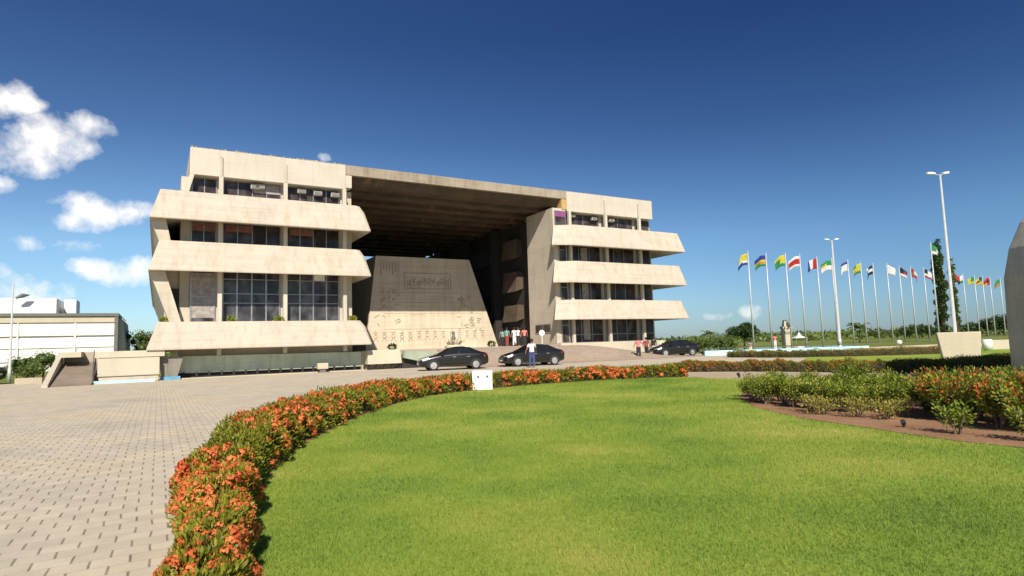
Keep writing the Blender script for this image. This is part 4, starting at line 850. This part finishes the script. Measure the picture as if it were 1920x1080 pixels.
# ------------------------------------------------------------------ trees
def crown(n, blobs, ls, g):
    w = np.array([b[3]**2 for b in blobs]); idx = g.choice(len(blobs), n, p=w/w.sum()); Bc = np.array(blobs)[idx]
    q = g.normal(size=(n, 3)); q /= np.linalg.norm(q, axis=1, keepdims=True); P = Bc[:, :3]+q*(Bc[:, 3]*g.uniform(.55, 1.05, n)**.6)[:, None]*np.array([1, 1, .85])
    return leafverts(P, q+g.normal(0, .6, (n, 3))+np.array([0, 0, .3]), ls*g.uniform(.6, 1.3, n), ls*.5*g.uniform(.6, 1.2, n)), g.uniform(0, 1, n)
def tree(name, label, cat, p, h, r, kind, mat, seed, n=2600, group=None, ls=None):
    g = np.random.default_rng(seed); t = thing(name, label, cat, p, 0, group); ls = ls or r*.16
    tr = MB()
    if kind == 'round':
        bl = [(g.normal(0, r*.45), g.normal(0, r*.4), h*g.uniform(.5, .85), r*g.uniform(.3, .52)) for _ in range(14)]; tr.tube([(0, 0, 0), (0.05, 0, h*.3), (0, 0, h*.6)], [h*.04, h*.03, h*.015], 8)
        for b in bl[:7]: tr.tube([(0, 0, h*.28), (b[0]*.5, b[1]*.5, h*.45), (b[0], b[1], b[2])], [h*.02, h*.013, h*.005], 6)
    elif kind == 'column':
        bl = [(g.normal(0, r*.3), g.normal(0, r*.3), h*(.06+.88*i/26), r*g.uniform(.5, .8)*(1 if i < 20 else 1-(i-20)/12)) for i in range(27)]; tr.tube([(0, 0, 0), (0, 0, h*.9)], [.3, .1], 8)
    if kind != 'palm':
        V, rn = crown(n, bl, ls, g); fastmesh('crown', V, 4, mat, t, rn)
        co = MB()
        for b in bl:
            k = b[3]*.62; rings = [[(b[0]+k*math.sin(ph)*math.cos(a), b[1]+k*math.sin(ph)*math.sin(a), b[2]+k*.85*math.cos(ph)) for a in np.linspace(0, 2*math.pi, 8, endpoint=False)] for ph in (.3, 1, 1.57, 2.2, 2.85)]
            co.loft(rings)
        co.build('inner_crown', mat, t)
    else:
        tr.tube([(0, 0, 0), (.1, 0, h*.4), (.05, 0, h*.8)], [h*.035, h*.025, h*.022], 8); Vs = []
        for k in range(18):
            a = k*2.4; el = g.uniform(-.2, 1.1); Lr = r*g.uniform(.8, 1.1); m = 14; s = np.linspace(.08, 1, m)
            cx = Lr*s*math.cos(el)*(1); cz = Lr*(s*math.sin(el)-.55*s**2)
            base = np.stack([math.cos(a)*cx+.05, math.sin(a)*cx, h*.8+cz], 1)
            for sgn in (-1, 1):
                sidev = np.array([-math.sin(a)*sgn, math.cos(a)*sgn, -.25]); Vs.append(leafverts(base, np.tile(sidev, (m, 1))+np.array([math.cos(a), math.sin(a), 0])*.6, Lr*.28*(1-.5*s), Lr*.06))
        V = np.concatenate(Vs); fastmesh('crown', V, 4, mat, t, g.uniform(0, 1, len(V)//4))
    tr.build('trunk', m_bark, t, True); return t
tree('round_tree', 'dark rounded tree beside the first flagpole', 'tree', gp(1396, 100), zat(1396, 607, 100), 2.3, 'round', m_tleaf, 11)
tree('palm_tree', 'small palm to the right of the third car', 'palm', gp(1328, 90), zat(1328, 622, 90)+.2, 1.6, 'palm', m_tleaf2, 12)
tree('palm_tree', 'bright green palm behind the flagpoles', 'palm', gp(1612, 100), zat(1612, 608, 100), 2.6, 'palm', m_tleaf2, 13)
tree('column_tree', 'very tall dark column shaped tree behind the pale block', 'tree', gp(1772, 88), zat(1765, 440, 88), .82, 'column', m_tleaf, 14, 8000, ls=.3)
tree('column_tree', 'shorter thin column tree right of the tallest one', 'tree', gp(1797, 89), zat(1785, 478, 89), .42, 'column', m_tleaf2, 15, 3000, ls=.3)
tree('leafy_tree', 'small green tree between the white building and the concrete building', 'tree', uv(-3.4, 46), 4.6, 1.6, 'round', m_tleaf2, 16, 1500)
k = 0
for px, top, Y in ((1640, 634, 150), (1662, 632, 160), (1684, 630, 150), (1706, 614, 140), (1724, 610, 150), (1742, 612, 135), (1758, 616, 140), (1812, 612, 140), (1832, 606, 150), (1850, 600, 140), (1868, 597, 150), (1884, 594, 140), (1900, 598, 150), (1915, 600, 140)):
    hh = max(2.0, zat(px, top, Y)); tree('dense_tree', ['first', 'second', 'third', 'fourth', 'fifth', 'sixth', 'seventh', 'eighth', 'ninth', 'tenth', 'eleventh', 'twelfth', 'thirteenth', 'last'][k]+' dense tree from the left in the belt beyond the flagpoles', 'tree', gp(px, Y), hh*1.05, hh*.62, 'round', m_tleaf if px > 1690 else m_tleaf2, 40+k, 1500, 'dark trees beyond the flagpoles'); k += 1
# far scrub and woodland reading as one mass
g = np.random.default_rng(77); n = 42000
X = g.uniform(-260, 330, n); Y = g.uniform(150, 330, n); hh = 2.2+1.3*np.sin(X*.06+1)+1.0*np.sin(X*.17+Y*.05)+.6*np.sin(X*.5)
hh = .8*np.clip(hh, 1.2, 5)*(.55+.45*(Y-150)/180); kk = (np.abs(X) < .95*Y); X, Y, hh = X[kk], Y[kk], hh[kk]; n = len(X)
P = np.stack([X, Y, hh*g.uniform(0, 1, n)**.6], 1)
tag(fastmesh('woodland', leafverts(P, g.normal(size=(n, 3))+np.array([0, 0, .5]), g.uniform(.8, 1.8, n), g.uniform(.5, 1.0, n)), 4, m_tleaf2, rnd=g.uniform(0, 1, n)), 'far green woodland and scrub along the horizon', 'woodland', kind='stuff')
# scrub on the near side of the pool
for i, (px, Y, r_, h_, lb) in enumerate(((1340, 66, 1.2, 1.5, 'light green bush behind the third car'), (1362, 72, 1.4, 1.3, 'pale bush left of the dark rounded tree'), (1318, 70, 1.2, 1.2, 'low bush at the rear of the third car'))):
    tree('leafy_bush', lb, 'bush', gp(px, Y), h_, r_, 'round', m_tleaf2, 90+i, 900)
for i, (px, Y, r_, h_) in enumerate(((50, 42, 1.0, 1.5), (80, 44, 1.1, 1.9), (62, 40, .7, 1.1), (30, 45, .8, 1.2))):
    tree('leafy_bush', ['grey green bush before the white building, lowest at left', 'tallest grey green bush beside the ramp wall', 'small bush above the low kerb wall', 'leftmost bush beside the lamp post'][i], 'bush', gp(px, Y), h_, r_, 'round', m_tleaf2, 60+i, 1500, ls=.12)
t_ = thing('kerb_wall', 'low crumbling pale wall below the bushes at left', 'wall', gp(58, 37.2), R(8)); MB().box(-.9, .6, 0, .3, 0, .35).build('wall_body', m_terr, t_)
# far tower and tent
p = gp(1476, 95); t_ = thing('stone_tower', 'small pale stone tower beyond the pool among the flagpoles', 'tower', p)
hT = zat(1472, 600, 95); MB().box(-.6, .6, -.5, .5, 0, hT*.66).build('tower_shaft', m_panel, t_)
MB().box(-.72, .72, -.6, .6, hT*.661, hT*.74).build('tower_ledge', m_panel, t_); MB().loft([[(-.5, -.4, hT*.741), (.5, -.4, hT*.741), (.5, .4, hT*.741), (-.5, .4, hT*.741)], [(-.3, -.3, hT), (.1, -.3, hT), (.1, .3, hT), (-.3, .3, hT)]]).build('tower_top', m_panel, t_)
MB().box(-.5, .5, -.57, -.54, hT*.45, hT*.55).build('tower_band', m_fascia, t_)
p = gp(1499, 112); t_ = thing('canopy_tent', 'small cream pyramid tent beyond the pool', 'tent', p)
MB().loft([[(-1.1, -1.1, 1.0), (1.1, -1.1, 1.0), (1.1, 1.1, 1.0), (-1.1, 1.1, 1.0)], [(-.4, -.4, 1.35), (.4, -.4, 1.35), (.4, .4, 1.35), (-.4, .4, 1.35)], [(-.05, -.05, 2.0), (.05, -.05, 2.0), (.05, .05, 2.0), (-.05, .05, 2.0)]]).build('canopy', m_white, t_)
for sx in (-1, 1):
    for sy in (-1, 1): MB().tube([(sx, sy, 0), (sx, sy, 1.0)], .04, 6).build('leg', m_steel, t_)
person(gp(1454, 80), R(180), 'distant person in a pale pink top beside the second flagpole', c_pink, c_white, 1.7)
person(gp(1408, 51.3), R(170), 'distant person in grey standing before the pool rim', plain('grey_cloth', (.25, .22, .24), .9), c_cream, 1.2)
